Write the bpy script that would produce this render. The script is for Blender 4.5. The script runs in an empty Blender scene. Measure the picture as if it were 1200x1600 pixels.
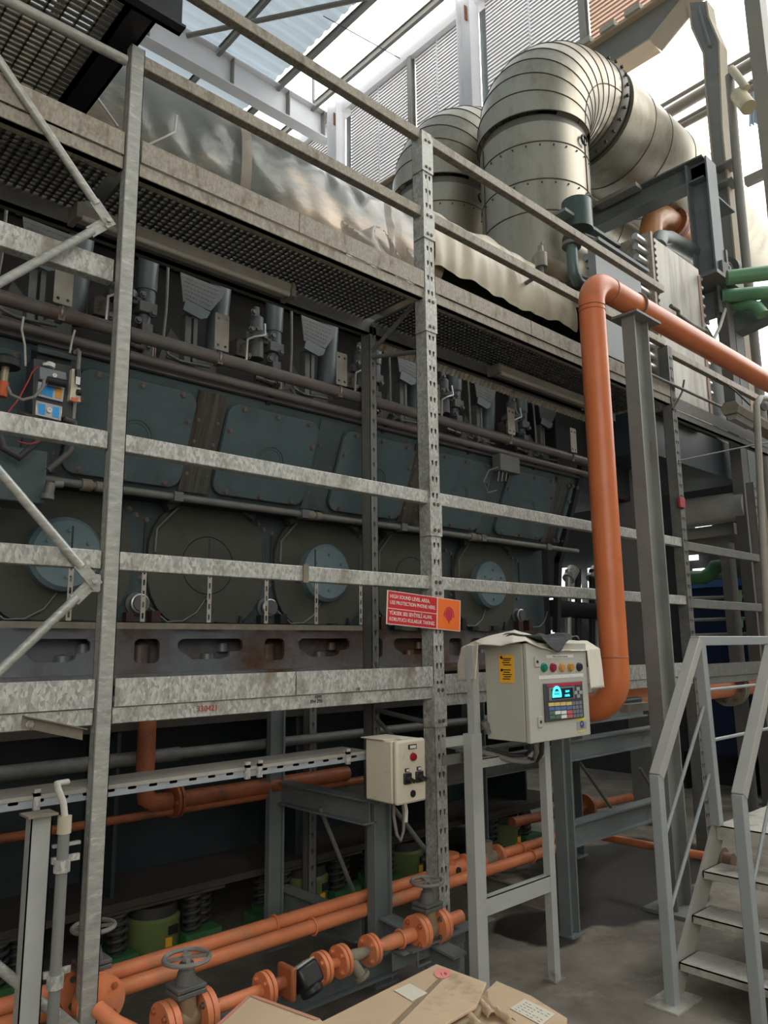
import bpy, bmesh, math, random
from mathutils import Vector, Matrix, noise
from mathutils.geometry import tessellate_polygon
R = math.radians; PI = math.pi
rnd = random.Random(7)
V = Vector
S = bpy.context.scene
C = S.collection

# ------------------------------------------------------------------ camera
YAW, PITCH, ROLL, FL = 0.822770537, 0.176080561, -0.0114431673, 1179.85
EYE = V((0, 0, 1.6))
_f = V((math.cos(PITCH)*math.cos(YAW), math.cos(PITCH)*math.sin(YAW), math.sin(PITCH)))
_r = V((math.sin(YAW), -math.cos(YAW), 0)); _u = _r.cross(_f)
_r2 = _r*math.cos(ROLL) + _u*math.sin(ROLL); _u2 = -_r*math.sin(ROLL) + _u*math.cos(ROLL)
cam_d = bpy.data.cameras.new('camera'); cam = bpy.data.objects.new('camera', cam_d); C.objects.link(cam)
cam.matrix_world = Matrix(((_r2.x, _u2.x, -_f.x, EYE.x), (_r2.y, _u2.y, -_f.y, EYE.y), (_r2.z, _u2.z, -_f.z, EYE.z), (0, 0, 0, 1)))
cam_d.sensor_fit = 'VERTICAL'; cam_d.sensor_height = 36; cam_d.lens = FL/1600*36
cam_d.clip_start = .05; cam_d.clip_end = 200
S.camera = cam

def at(u, v, ax, val):
    """measured photo point on a known world plane"""
    d = _f + _r2*((u-600)/FL) - _u2*((v-800)/FL)
    i = 'XYZ'.index(ax)
    return EYE + d*((val-EYE[i])/d[i])

# ------------------------------------------------------------------ light
W = bpy.data.worlds.new('world'); S.world = W; W.use_nodes = True
bgn = W.node_tree.nodes['Background']
bgn.inputs[0].default_value = (1.0, .985, .95, 1); bgn.inputs[1].default_value = 2.2
S.view_settings.view_transform = 'Standard'; S.view_settings.look = 'None'
S.view_settings.exposure = 1.08; S.view_settings.gamma = 1.0; S.view_settings.use_curve_mapping = False
# soft fill lamp added behind the camera to brighten the foreground
ga_d = bpy.data.lights.new('front_fill', 'AREA'); ga_d.shape = 'RECTANGLE'; ga_d.size = 7; ga_d.size_y = 5; ga_d.energy = 155; ga_d.color = (1, .94, .84)
ga = bpy.data.objects.new('front_fill', ga_d); C.objects.link(ga); ga.location = (-2.2, -4.6, 4.6)
ga.rotation_euler = (V((2.3, 3, 1.6))-V(ga.location)).to_track_quat('-Z', 'Y').to_euler()

# ------------------------------------------------------------------ materials
def M(name, c1, c2=None, rough=.6, metal=0.0, scale=6, amt=.5, bump=0.0, kind='noise', dirt_or_glint=None, dscale=2.5, dthr=.55, stretch=None, spec=.5, alpha=None, rj=.15):
    m = bpy.data.materials.new(name); m.use_nodes = True
    nt = m.node_tree; N = nt.nodes; L = nt.links; b = N['Principled BSDF']
    c2 = c2 or tuple(x*.7 for x in c1)
    tc = N.new('ShaderNodeTexCoord'); src = tc.outputs['Object']
    if stretch:
        mp = N.new('ShaderNodeMapping'); mp.inputs['Scale'].default_value = stretch; L.new(src, mp.inputs[0]); src = mp.outputs[0]
    if kind == 'spangle':
        t = N.new('ShaderNodeTexVoronoi'); t.inputs['Scale'].default_value = scale; L.new(src, t.inputs['Vector'])
        bw = N.new('ShaderNodeSeparateColor'); L.new(t.outputs['Color'], bw.inputs[0]); fac = bw.outputs[0]
    else:
        t = N.new('ShaderNodeTexNoise'); t.inputs['Scale'].default_value = scale; t.inputs['Detail'].default_value = 6; t.inputs['Roughness'].default_value = .62
        L.new(src, t.inputs['Vector']); fac = t.outputs['Fac']
    mr = N.new('ShaderNodeMapRange'); mr.inputs[1].default_value = .5-amt/2 if kind != 'spangle' else 0; mr.inputs[2].default_value = .5+amt/2 if kind != 'spangle' else 1
    L.new(fac, mr.inputs[0])
    mx = N.new('ShaderNodeMix'); mx.data_type = 'RGBA'; mx.inputs[6].default_value = (*c1, 1); mx.inputs[7].default_value = (*c2, 1)
    L.new(mr.outputs[0], mx.inputs[0]); col = mx.outputs[2]
    if dirt_or_glint:
        t2 = N.new('ShaderNodeTexNoise'); t2.inputs['Scale'].default_value = dscale; t2.inputs['Detail'].default_value = 8; t2.inputs['Roughness'].default_value = .7
        L.new(src, t2.inputs['Vector'])
        m2 = N.new('ShaderNodeMapRange'); m2.inputs[1].default_value = dthr-.06; m2.inputs[2].default_value = dthr+.12; L.new(t2.outputs['Fac'], m2.inputs[0])
        mx2 = N.new('ShaderNodeMix'); mx2.data_type = 'RGBA'; L.new(m2.outputs[0], mx2.inputs[0]); L.new(col, mx2.inputs[6]); mx2.inputs[7].default_value = (*dirt_or_glint, 1); col = mx2.outputs[2]
    L.new(col, b.inputs['Base Color'])
    rr = N.new('ShaderNodeMapRange'); rr.inputs[3].default_value = max(.05, rough-rj); rr.inputs[4].default_value = min(1, rough+rj); L.new(fac, rr.inputs[0]); L.new(rr.outputs[0], b.inputs['Roughness'])
    b.inputs['Metallic'].default_value = metal; b.inputs['Specular IOR Level'].default_value = spec
    if alpha: b.inputs['Alpha'].default_value = alpha
    if bump:
        bp = N.new('ShaderNodeBump'); bp.inputs['Strength'].default_value = bump; bp.inputs['Distance'].default_value = .01
        L.new(fac, bp.inputs['Height']); L.new(bp.outputs[0], b.inputs['Normal'])
    return m
def MT(name, col, em=0, tr=.5):
    """translucent roof sheet"""
    m = bpy.data.materials.new(name); m.use_nodes = True; nt = m.node_tree; N = nt.nodes; L = nt.links
    N.remove(N['Principled BSDF']); o = N['Material Output']
    t = N.new('ShaderNodeBsdfTranslucent'); d = N.new('ShaderNodeBsdfDiffuse'); x = N.new('ShaderNodeMixShader')
    no = N.new('ShaderNodeTexNoise'); no.inputs['Scale'].default_value = 1.2; mx = N.new('ShaderNodeMix'); mx.data_type = 'RGBA'
    mx.inputs[6].default_value = (*col, 1); mx.inputs[7].default_value = (*[c*.8 for c in col], 1); L.new(no.outputs['Fac'], mx.inputs[0])
    L.new(mx.outputs[2], t.inputs[0]); L.new(mx.outputs[2], d.inputs[0]); x.inputs[0].default_value = 1-tr
    L.new(t.outputs[0], x.inputs[1]); L.new(d.outputs[0], x.inputs[2]); L.new(x.outputs[0], o.inputs[0]); return m
def ME(name, col, s):
    m = bpy.data.materials.new(name); m.use_nodes = True; b = m.node_tree.nodes['Principled BSDF']
    b.inputs['Base Color'].default_value = (0, 0, 0, 1); b.inputs['Emission Color'].default_value = (*col, 1); b.inputs['Emission Strength'].default_value = s; return m

galv = M('galvanised', (.33, .34, .32), (.60, .60, .565), .48, .3, 75, kind='spangle', dirt_or_glint=(.25, .225, .18), dscale=4, dthr=.57, stretch=(1.5, 1, .8))
galv_post = M('galvanised_post', (.28, .29, .27), (.50, .50, .465), .45, .3, 26, amt=.5, dirt_or_glint=(.70, .70, .66), dscale=16, dthr=.62, stretch=(.8, .8, 2.4))  # pale streaks are highlights painted into the zinc colour
galv_old = M('galvanised_old', (.20, .18, .145), (.46, .42, .35), .6, .25, 45, amt=.5, dirt_or_glint=(.18, .145, .1), dscale=9, dthr=.56, stretch=(2, 1, 1))
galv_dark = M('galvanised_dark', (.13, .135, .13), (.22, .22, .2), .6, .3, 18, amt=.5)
grating_m = M('grating_steel', (.075, .075, .068), (.13, .125, .11), .55, .4, 12)
black_steel = M('black_steel', (.018, .02, .024), (.035, .035, .04), .5, .3, 5)
dusty = M('dusty_steel', (.16, .14, .115), (.28, .25, .2), .8, .1, 14, amt=.5)
eng = M('engine_paint', (.052, .082, .088), (.082, .115, .12), .42, .1, 3, amt=.6, dirt_or_glint=(.05, .06, .06), dscale=4, dthr=.6)
eng_door = M('engine_door_paint', (.055, .060, .050), (.085, .088, .072), .6, .1, 4, amt=.6, dirt_or_glint=(.05, .048, .04), dscale=5, dthr=.62)
eng_disc = M('engine_disc_paint', (.13, .2, .23), (.17, .24, .26), .45, .1, 6)
eng_dark = M('engine_dark', (.013, .016, .018), (.027, .031, .033), .6, .1, 5)
eng_bed = M('engine_bed_paint', (.17, .19, .215), (.22, .235, .255), .35, .1, 3, dirt_or_glint=(.11, .06, .035), dscale=.9, dthr=.5)
eng_stain = M('oil_stained', (.075, .09, .088), (.105, .115, .105), .4, .1, 5, dirt_or_glint=(.045, .018, .01), dscale=1.6, dthr=.5, stretch=(9, .5, .5))
head_grey = M('head_grey', (.10, .11, .113), (.15, .155, .153), .55, .2, 10)
head_blue = M('head_blue_grey', (.09, .12, .13), (.14, .165, .17), .45, .2, 9)
bright_plate = M('bracket_plate', (.30, .28, .24), (.42, .4, .35), .45, .5, 12)
pipe_brown = M('pipe_brown_grey', (.13, .12, .115), (.2, .18, .17), .42, .3, 7, dirt_or_glint=(.14, .08, .055), dscale=3, dthr=.6)
bolt_m = M('bolt', (.14, .1, .08), (.28, .26, .23), .45, .6, 30)
blue_grey = M('blue_grey_paint', (.13, .155, .16), (.185, .21, .21), .55, .05, 4, dirt_or_glint=(.12, .11, .09), dscale=5, dthr=.64)
light_grey = M('light_grey_paint', (.36, .38, .37), (.46, .48, .46), .5, .05, 5, dirt_or_glint=(.2, .17, .13), dscale=7, dthr=.66)
col_grey = M('column_grey', (.19, .195, .19), (.27, .275, .265), .6, .1, 3.5, dirt_or_glint=(.2, .17, .13), dscale=3, dthr=.62)
hall_grey = M('hall_steel_grey', (.22, .215, .195), (.30, .29, .26), .6, .05, 2, dirt_or_glint=(.3, .24, .16), dscale=2, dthr=.64)
orange = M('orange_paint', (.70, .20, .07), (.57, .15, .05), .36, .0, 3, dirt_or_glint=(.40, .14, .07), dscale=6, dthr=.64)
orange_dusty = M('orange_dusty', (.82, .28, .125), (.64, .19, .075), .5, .0, 8, dirt_or_glint=(.45, .23, .13), dscale=5, dthr=.57)
orange_dark = M('orange_oily', (.42, .13, .05), (.30, .09, .04), .5, .0, 6, dirt_or_glint=(.16, .07, .04), dscale=6, dthr=.57)
clad = M('aluminium_cladding', (.33, .30, .24), (.44, .41, .335), .40, .75, 1.6, amt=.8, dirt_or_glint=(.26, .225, .165), dscale=2.2, dthr=.54, stretch=(1, 1, .35), rj=.1)
clad_dark = M('cladding_gap', (.12, .115, .1), (.18, .17, .15), .5, .5, 5)
seam_m = M('seam', (.09, .08, .065), None, .6, .4)
white_steel = M('white_roof_steel', (.74, .75, .78), (.84, .84, .85), .5, 0, 2)
slat_m = M('louvre_slat', (.66, .67, .70), (.80, .80, .80), .5, 0, 2, dirt_or_glint=(.55, .25, .12), dscale=.45, dthr=.66)
roof_sheet = MT('roof_sheet_bluish', (.46, .54, .60), tr=.2)
roof_clear = MT('roof_sheet_clear', (.90, .93, .95), tr=.75)
slat_tr = MT('slat_translucent', (.92, .92, .94), tr=.62)
slat_rusty = MT('slat_translucent_rusty', (.92, .80, .72), tr=.62)
slat_gap = M('slat_shadow_gap', (.30, .29, .28), (.38, .37, .36), .8)
slat_shadow_gap_rust = M('slat_shadow_gap_rusty', (.50, .22, .12), (.42, .3, .24), .8, 0, 1.2)
rust = M('rust', (.35, .14, .08), (.25, .12, .08), .8, 0, 12)
cream = M('cream_paint', (.70, .64, .50), (.78, .73, .60), .5, 0, 5, dirt_or_glint=(.45, .35, .22), dscale=9, dthr=.64)
cab_grey = M('cabinet_grey', (.46, .46, .40), (.50, .50, .44), .45, 0, 3)
cloth_m = M('cream_cloth', (.62, .58, .48), (.74, .70, .6), .9, 0, 5, bump=.4)
rag_m = M('dark_rag', (.06, .065, .075), (.09, .095, .105), .9, 0, 20, bump=.6)
black = M('black_plastic', (.015, .015, .017), (.025, .025, .027), .4, 0, 10)
rubber = M('rubber', (.03, .03, .033), (.05, .05, .05), .6, 0, 10)
dgrey = M('dark_grey_plastic', (.06, .065, .07), None, .5)
white_p = M('white_plastic', (.8, .8, .78), (.72, .72, .7), .5)
paper = M('paper', (.70, .66, .55), (.62, .58, .46), .9, 0, 30)
pink = M('pink_paper', (.75, .22, .2), (.8, .32, .28), .9, 0, 20)
card = M('cardboard', (.50, .36, .23), (.63, .47, .32), .85, 0, 4, dirt_or_glint=(.36, .25, .16), dscale=6, dthr=.62, bump=.15)
card_edge = M('cardboard_edge', (.28, .2, .13), (.36, .27, .18), .9)
foil_m = M('foil', (.5, .5, .52), (.7, .7, .72), .3, .8, 30, bump=1)
yellow = M('yellow_label', (.95, .50, .035), (.9, .46, .03), .6)
lemon = M('lemon_label', (.8, .75, .12), None, .6)
red_m = M('sign_red', (.62, .02, .03), (.55, .02, .03), .4)
orange_sign = M('sign_orange', (.95, .19, .03), (.88, .17, .03), .4)
sign_pale = M('sign_pale', (.9, .68, .55), None, .5)
sign_white = M('sign_letter', (.95, .8, .75), None, .5)
ink = M('black_ink', (.02, .02, .025), None, .8); red_ink = M('red_ink', (.5, .05, .06), None, .8); navy = M('navy_ink', (.03, .04, .2), None, .7)
green = M('green_paint', (.045, .16, .06), (.06, .19, .08), .5, 0, 5, dirt_or_glint=(.07, .09, .04), dscale=4, dthr=.6)
green_l = M('green_pipe_paint', (.10, .26, .13), (.14, .32, .17), .45, 0, 4)
olive = M('olive_paint', (.12, .17, .055), (.15, .2, .07), .5, 0, 6)
found = M('foundation_paint', (.022, .036, .042), (.036, .05, .055), .5, 0, 2)
found_top = M('foundation_dirt', (.04, .036, .03), (.062, .054, .044), .9, 0, 6)
blue_m = M('blue_label', (.04, .42, .95), (.04, .28, .66), .4)
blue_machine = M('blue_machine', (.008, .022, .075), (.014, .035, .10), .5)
alu = M('aluminium', (.52, .54, .55), (.62, .63, .64), .35, .7, 10)
steelpipe = M('pale_pipe', (.45, .45, .43), (.6, .6, .58), .4, .4, 6)
cable_m = M('grey_cable', (.18, .18, .17), (.24, .24, .22), .5); cable_w = M('white_cable', (.6, .58, .52), None, .5)
plastic = M('clouded_plastic_sheet', (.10, .11, .105), (.24, .235, .21), .14, .2, 1.5, amt=.6, dirt_or_glint=(.50, .38, .26), dscale=1.0, dthr=.54, bump=.5, stretch=(.6, 1, 1.3), rj=.08)
fabric = M('dusty_fabric', (.50, .44, .31), (.78, .71, .55), .4, 0, 3, amt=.7, bump=.4, dirt_or_glint=(.32, .28, .2), dscale=3, dthr=.6)
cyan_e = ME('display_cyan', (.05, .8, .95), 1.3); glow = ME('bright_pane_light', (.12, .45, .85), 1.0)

def floor_mat():
    m = M('concrete_floor', (.105, .092, .072), (.235, .212, .172), .8, 0, 2.6, amt=.34, bump=.5, dirt_or_glint=(.285, .262, .22), dscale=3.1, dthr=.60)
    nt = m.node_tree; N = nt.nodes; L = nt.links; b = N['Principled BSDF']
    tc = N.new('ShaderNodeTexCoord')
    base = b.inputs['Base Color'].links[0].from_socket
    # wet patches: blobs at fixed places on the floor, ragged by noise
    nz = N.new('ShaderNodeTexNoise'); nz.inputs['Scale'].default_value = 2.2; nz.inputs['Detail'].default_value = 6; L.new(tc.outputs['Object'], nz.inputs['Vector'])
    prev = None
    for cx, cy, sx, sy in WET:
        cx -= 7; cy -= 7
        mp = N.new('ShaderNodeMapping'); mp.inputs['Location'].default_value = (-cx/sx, -cy/sy, 0); mp.inputs['Scale'].default_value = (1/sx, 1/sy, 0)
        L.new(tc.outputs['Object'], mp.inputs[0])
        ln = N.new('ShaderNodeVectorMath'); ln.operation = 'LENGTH'; L.new(mp.outputs[0], ln.inputs[0])
        if prev is None: prev = ln.outputs['Value']
        else:
            mn = N.new('ShaderNodeMath'); mn.operation = 'MINIMUM'; L.new(prev, mn.inputs[0]); L.new(ln.outputs['Value'], mn.inputs[1]); prev = mn.outputs[0]
    ad = N.new('ShaderNodeMath'); ad.operation = 'MULTIPLY_ADD'; L.new(nz.outputs['Fac'], ad.inputs[0]); ad.inputs[1].default_value = 1.6; L.new(prev, ad.inputs[2])
    mr = N.new('ShaderNodeMapRange'); mr.inputs[1].default_value = 1.72; mr.inputs[2].default_value = 1.84; mr.inputs[3].default_value = 1; mr.inputs[4].default_value = 0; L.new(ad.outputs[0], mr.inputs[0])
    mx = N.new('ShaderNodeMix'); mx.data_type = 'RGBA'; L.new(mr.outputs[0], mx.inputs[0]); L.new(base, mx.inputs[6]); mx.inputs[7].default_value = (.034, .03, .025, 1)
    L.new(mx.outputs[2], b.inputs['Base Color'])
    r2 = N.new('ShaderNodeMapRange'); r2.inputs[3].default_value = .78; r2.inputs[4].default_value = .45; L.new(mr.outputs[0], r2.inputs[0]); L.new(r2.outputs[0], b.inputs['Roughness'])
    return m

# ------------------------------------------------------------------ mesh builder
def frame_of(d, up=None):
    d = V(d).normalized(); up = V(up) if up else (V((0, 0, 1)) if abs(d.z) < .95 else V((1, 0, 0)))
    s = d.cross(up).normalized(); return d, s, s.cross(d).normalized()
class MB:
    def __init__(s): s.v = []; s.f = []
    def add(s, vs, fs):
        n = len(s.v); s.v += [V(p) for p in vs]; s.f += [[i+n for i in f] for f in fs]; return s
    def box(s, x0, x1, y0, y1, z0, z1):
        return s.add([(x0, y0, z0), (x1, y0, z0), (x1, y1, z0), (x0, y1, z0), (x0, y0, z1), (x1, y0, z1), (x1, y1, z1), (x0, y1, z1)],
                     [(0, 3, 2, 1), (4, 5, 6, 7), (0, 1, 5, 4), (1, 2, 6, 5), (2, 3, 7, 6), (3, 0, 4, 7)])
    def obox(s, c, a, b, d):
        """box with centre c and half-axis vectors a, b, d"""
        c = V(c); a = V(a); b = V(b); d = V(d)
        return s.add([c-a-b-d, c+a-b-d, c+a+b-d, c-a+b-d, c-a-b+d, c+a-b+d, c+a+b+d, c-a+b+d],
                     [(0, 3, 2, 1), (4, 5, 6, 7), (0, 1, 5, 4), (1, 2, 6, 5), (2, 3, 7, 6), (3, 0, 4, 7)])
    def bar(s, p, q, w, h, up=None):
        p = V(p); q = V(q); d, sd, u = frame_of(q-p, up); return s.obox((p+q)/2, (q-p)/2, sd*w/2, u*h/2)
    def sweep(s, pts, prof, closed=True, up=None, caps=True):
        """mitred sweep of a 2D profile [(side, up)] along pts"""
        pts = [V(p) for p in pts]; n = len(pts); m = len(prof); base = len(s.v); ring = []
        d0, sd, u = frame_of(pts[1]-pts[0], up); cur = d0
        for i, p in enumerate(pts):
            if i == 0: t = d0
            elif i == n-1: t = (pts[i]-pts[i-1]).normalized()
            else: t = ((pts[i]-pts[i-1]).normalized()+(pts[i+1]-pts[i]).normalized()).normalized()
            q = cur.rotation_difference(t); sd = q @ sd; u = q @ u; cur = t
            k = 1.0
            ring = [p+sd*a+u*b for a, b in prof]; s.v += ring
        for i in range(n-1):
            for j in range(m if closed else m-1):
                a = base+i*m+j; b = base+i*m+(j+1) % m; s.f.append([a, b, b+m, a+m])
        if caps and closed: s.f.append([base+j for j in range(m)][::-1]); s.f.append([base+(n-1)*m+j for j in range(m)])
        return s
    def tube(s, pts, r, n=14, caps=True):
        return s.sweep(pts, [(r*math.cos(2*PI*j/n), r*math.sin(2*PI*j/n)) for j in range(n)], caps=caps)
    def cyl(s, p, q, r, n=20, r2=None):
        return s.lathe(p, V(q)-V(p), [(0, 0), (r, 0), (r if r2 is None else r2, (V(q)-V(p)).length), (0, (V(q)-V(p)).length)], n)
    def lathe(s, o, ax, prof, n=24):
        o = V(o); d, a, b = frame_of(ax); base = len(s.v); m = len(prof)
        for j in range(n):
            t = 2*PI*j/n
            for r, h in prof: s.v.append(o+d*h+(a*math.cos(t)+b*math.sin(t))*r)
        for j in range(n):
            k = (j+1) % n
            for i in range(m-1): s.f.append([base+j*m+i, base+k*m+i, base+k*m+i+1, base+j*m+i+1])
        return s
    def torus(s, c, ax, r0, r, n=28, k=8):
        d, a, b = frame_of(ax); c = V(c); base = len(s.v)
        for j in range(n):
            t = 2*PI*j/n; e = a*math.cos(t)+b*math.sin(t)
            for i in range(k): p = 2*PI*i/k; s.v.append(c+e*(r0+r*math.cos(p))+d*r*math.sin(p))
        for j in range(n):
            for i in range(k): s.f.append([base+j*k+i, base+((j+1) % n)*k+i, base+((j+1) % n)*k+(i+1) % k, base+j*k+(i+1) % k])
        return s
    def plate(s, outer, holes, o, U, W_, th):
        """flat plate with real holes; 2D points mapped by o + U*a + W*b, thickness th along U x W"""
        o = V(o); U = V(U); W_ = V(W_); nrm = U.cross(W_).normalized()*th
        loops = [list(outer)]+[list(h) for h in holes]; flat = [p for l in loops for p in l]; base = len(s.v); n = len(flat)
        s.v += [o+U*a+W_*b for a, b in flat]; s.v += [o+U*a+W_*b+nrm for a, b in flat]
        for t in tessellate_polygon([[V((a, b, 0)) for a, b in l] for l in loops]):
            s.f.append([base+i for i in t]); s.f.append([base+n+i for i in reversed(t)])
        k = 0
        for l in loops:
            m = len(l)
            for i in range(m): a = base+k+i; b = base+k+(i+1) % m; s.f.append([a, b, b+n, a+n])
            k += m
        return s
    def hbeam(s, p, q, h, b, tw=.012, tf=.016, up=None):
        p = V(p); q = V(q); d, sd, u = frame_of(q-p, up)
        s.obox((p+q)/2, (q-p)/2, sd*tw/2, u*(h/2-tf))
        for k in (-1, 1): s.obox((p+q)/2+u*k*(h/2-tf/2), (q-p)/2, sd*b/2, u*tf/2)
        return s
    def grid(s, fn, nu, nv):
        base = len(s.v)
        for i in range(nu+1):
            for j in range(nv+1): s.v.append(V(fn(i/nu, j/nv)))
        for i in range(nu):
            for j in range(nv): a = base+i*(nv+1)+j; s.f.append([a, a+nv+1, a+nv+2, a+1])
        return s
    def mesh(s, name, m, org=V((0, 0, 0)), smooth=True):
        me = bpy.data.meshes.new(name); me.from_pydata([p-org for p in s.v], [], s.f); me.materials.append(m)
        bm = bmesh.new(); bm.from_mesh(me); bmesh.ops.recalc_face_normals(bm, faces=bm.faces); bm.to_mesh(me); bm.free()
        if smooth:
            me.polygons.foreach_set('use_smooth', [True]*len(me.polygons)); me.set_sharp_from_angle(angle=R(38))
        me.update(); return me
def root_of(o):
    while o.parent: o = o.parent
    return o
def tag(o, label, cat, group=None, kind=None):
    if label: o['label'] = label
    if cat: o['category'] = cat
    if group: o['group'] = group
    if kind: o['kind'] = kind
    return o
def thing(name, label, cat, loc, group=None):
    o = bpy.data.objects.new(name, None); C.objects.link(o); o.location = V(loc); o.empty_display_size = .1
    return tag(o, label, cat, group)
SPLIT = set('air_box_rim reducer weld_seam pipe web_rib cast_boss clamp strap_band end_cap tube_plug bolt cover_bolt strip_bolt wall_bolt pump_bolt flange_bolt panel_bolt stiffener rail_clip bracket lifting_hook door_clamp drain_pot foot_fitting pipe_clamp pipe_union pipe_support lifting_eye socket_screw cable_gland white_cap red_wire pipe_flange valve_cluster flange u_bolt junction_lead hanger bearer deck_board torn_flap feet linkage hose neck_flange stub elbow_fitting cross_pipe valve_body cap notice_line tray_piece splice clip white_string'.split())
def pieces(mb):
    par = list(range(len(mb.v)))
    def fd(i):
        while par[i] != i: par[i] = par[par[i]]; i = par[i]
        return i
    for f in mb.f:
        a = fd(f[0])
        for i in f[1:]: par[fd(i)] = a
    gr = {}
    for f in mb.f: gr.setdefault(fd(f[0]), []).append(f)
    out = []
    for fs in gr.values():
        ids = sorted({i for f in fs for i in f}); mp = {i: k for k, i in enumerate(ids)}; q = MB(); q.v = [mb.v[i] for i in ids]; q.f = [[mp[i] for i in f] for f in fs]; out.append(q)
    return out
def part(name, mb, m, parent, label=None, bevel=0, solid=0, kind=None):
    if name in SPLIT and not kind:
        ps = pieces(mb)
        if len(ps) > 1: return [_part(name, p, m, parent, label, bevel, solid) for p in ps][0]
    return _part(name, mb, m, parent, label, bevel, solid, kind)
def _part(name, mb, m, parent, label=None, bevel=0, solid=0, kind=None):
    o = bpy.data.objects.new(name, mb.mesh(name, m, V(root_of(parent).location))); C.objects.link(o); o.parent = parent
    if label: o['label'] = label
    if kind: o['kind'] = kind
    mods(o, bevel, solid); return o
def mods(o, bevel, solid):
    if solid: md = o.modifiers.new('solid', 'SOLIDIFY'); md.thickness = solid; md.offset = 0
    if bevel: md = o.modifiers.new('bevel', 'BEVEL'); md.width = bevel; md.segments = 2; md.limit_method = 'ANGLE'; md.angle_limit = R(50)
def solo(name, mb, m, label, cat, group=None, kind=None, bevel=0, solid=0):
    xs = [p.x for p in mb.v]; ys = [p.y for p in mb.v]; zs = [p.z for p in mb.v]
    org = V(((min(xs)+max(xs))/2, (min(ys)+max(ys))/2, min(zs)))
    o = bpy.data.objects.new(name, mb.mesh(name, m, org)); C.objects.link(o); o.location = org
    mods(o, bevel, solid); return tag(o, label, cat, group, kind)
def struct(name, mb, m): return solo(name, mb, m, None, None, kind='structure')
def shift(o, d, parent=None):
    """a copy of a part (and its sub-parts) moved by d"""
    c = o.copy(); C.objects.link(c); c.parent = parent or o.parent; c.location = V(o.location)+V(d)
    for ch in [x for x in o.children]:
        k = ch.copy(); C.objects.link(k); k.parent = c
    return c
def text(body, size, m, o, U, W_, parent, name='lettering', ext=.0008, align='CENTER', sx=1.0, bold=0.0):
    """flat lettering as a mesh, baseline along U, height along W"""
    cu = bpy.data.curves.new(name, 'FONT'); cu.body = body; cu.size = size; cu.extrude = ext; cu.align_x = align; cu.align_y = 'CENTER'; cu.resolution_u = 2; cu.offset = bold*size; cu.space_line = .95
    t = bpy.data.objects.new(name, cu); C.objects.link(t); bpy.context.view_layer.update()
    me = bpy.data.meshes.new_from_object(t.evaluated_get(bpy.context.evaluated_depsgraph_get())); C.objects.unlink(t); bpy.data.objects.remove(t)
    U = V(U).normalized(); W_ = V(W_).normalized(); n = U.cross(W_); org = V(root_of(parent).location) if parent else V((0, 0, 0))
    for v in me.vertices: v.co = V(o)-org+U*v.co.x*sx+W_*v.co.y+n*(v.co.z+.001)
    me.materials.clear(); me.materials.append(m)
    ob = bpy.data.objects.new(name, me); C.objects.link(ob)
    if parent: ob.parent = parent
    return ob
def rrect(x0, x1, y0, y1, r, n=5):
    out = []
    for cx, cy, a0 in ((x1-r, y1-r, 0), (x0+r, y1-r, 90), (x0+r, y0+r, 180), (x1-r, y0+r, 270)):
        for i in range(n+1): a = R(a0+90*i/n); out.append((cx+r*math.cos(a), cy+r*math.sin(a)))
    return out
def rect(x0, x1, y0, y1): return [(x0, y0), (x1, y0), (x1, y1), (x0, y1)]
def circ(cx, cy, r, n=10, a0=0): return [(cx+r*math.cos(a0+2*PI*i/n), cy+r*math.sin(a0+2*PI*i/n)) for i in range(n)]
def arc(c, a, b, r, t0, t1, n=8):
    """points c + r(a cos t + b sin t)"""
    c = V(c); a = V(a); b = V(b); return [c+(a*math.cos(R(t0+(t1-t0)*i/n))+b*math.sin(R(t0+(t1-t0)*i/n)))*r for i in range(n+1)]
def hexbolt(mb, p, ax, r=.009, h=.008):
    return mb.lathe(p, ax, [(0, 0), (r*1.5, 0), (r*1.5, h*.25), (r, h*.25), (r, h), (0, h)], 6)
X3, Y3, Z3 = V((1, 0, 0)), V((0, 1, 0)), V((0, 0, 1))
WET = [(4.5, 2.88, .55, .42), (3.88, 2.85, .30, .28), (5.3, 3.1, .9, .6), (4.75, 2.5, .35, .13)]

# ------------------------------------------------------------------ the hall
mb = MB().grid(lambda a, b: (-10+34*a, -10+34*b, 0), 34, 34); struct('floor', mb, floor_mat())
# end wall: louvred upper wall at X = 9
XW = 9.0
def zt(u, v): return at(u, v, 'X', XW)
# roof of corrugated sheets (ridges along X)
def corr(x0, x1, y0, y1, z, m, pitch=.25):
    mb = MB(); n = int((y1-y0)/pitch); prof = []
    for i in range(n):
        y = y0+i*pitch; prof += [(y, 0), (y+pitch*.45, 0), (y+pitch*.6, .04), (y+pitch*.85, .04)]
    prof.append((y1, 0)); base = 0
    for x in (x0, x1): mb.v += [V((x, y, z+h)) for y, h in prof]
    k = len(prof); mb.f += [[i, i+1, i+1+k, i+k] for i in range(k-1)]
    return mb
RZ = 12.85
struct('ceiling', corr(-8, 7.62, -8, 16, RZ, None), roof_sheet)
o = struct('ceiling', corr(7.66, 8.55, -8, 16, RZ, None), roof_clear); o.name = 'ceiling'
o = struct('ceiling', corr(8.6, 9.4, -8, 16, RZ+.02, None), roof_clear); o.name = 'ceiling'
lp = [0.2, 2.0, 3.7, 5.05, 6.32, 7.68, 8.55]
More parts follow.
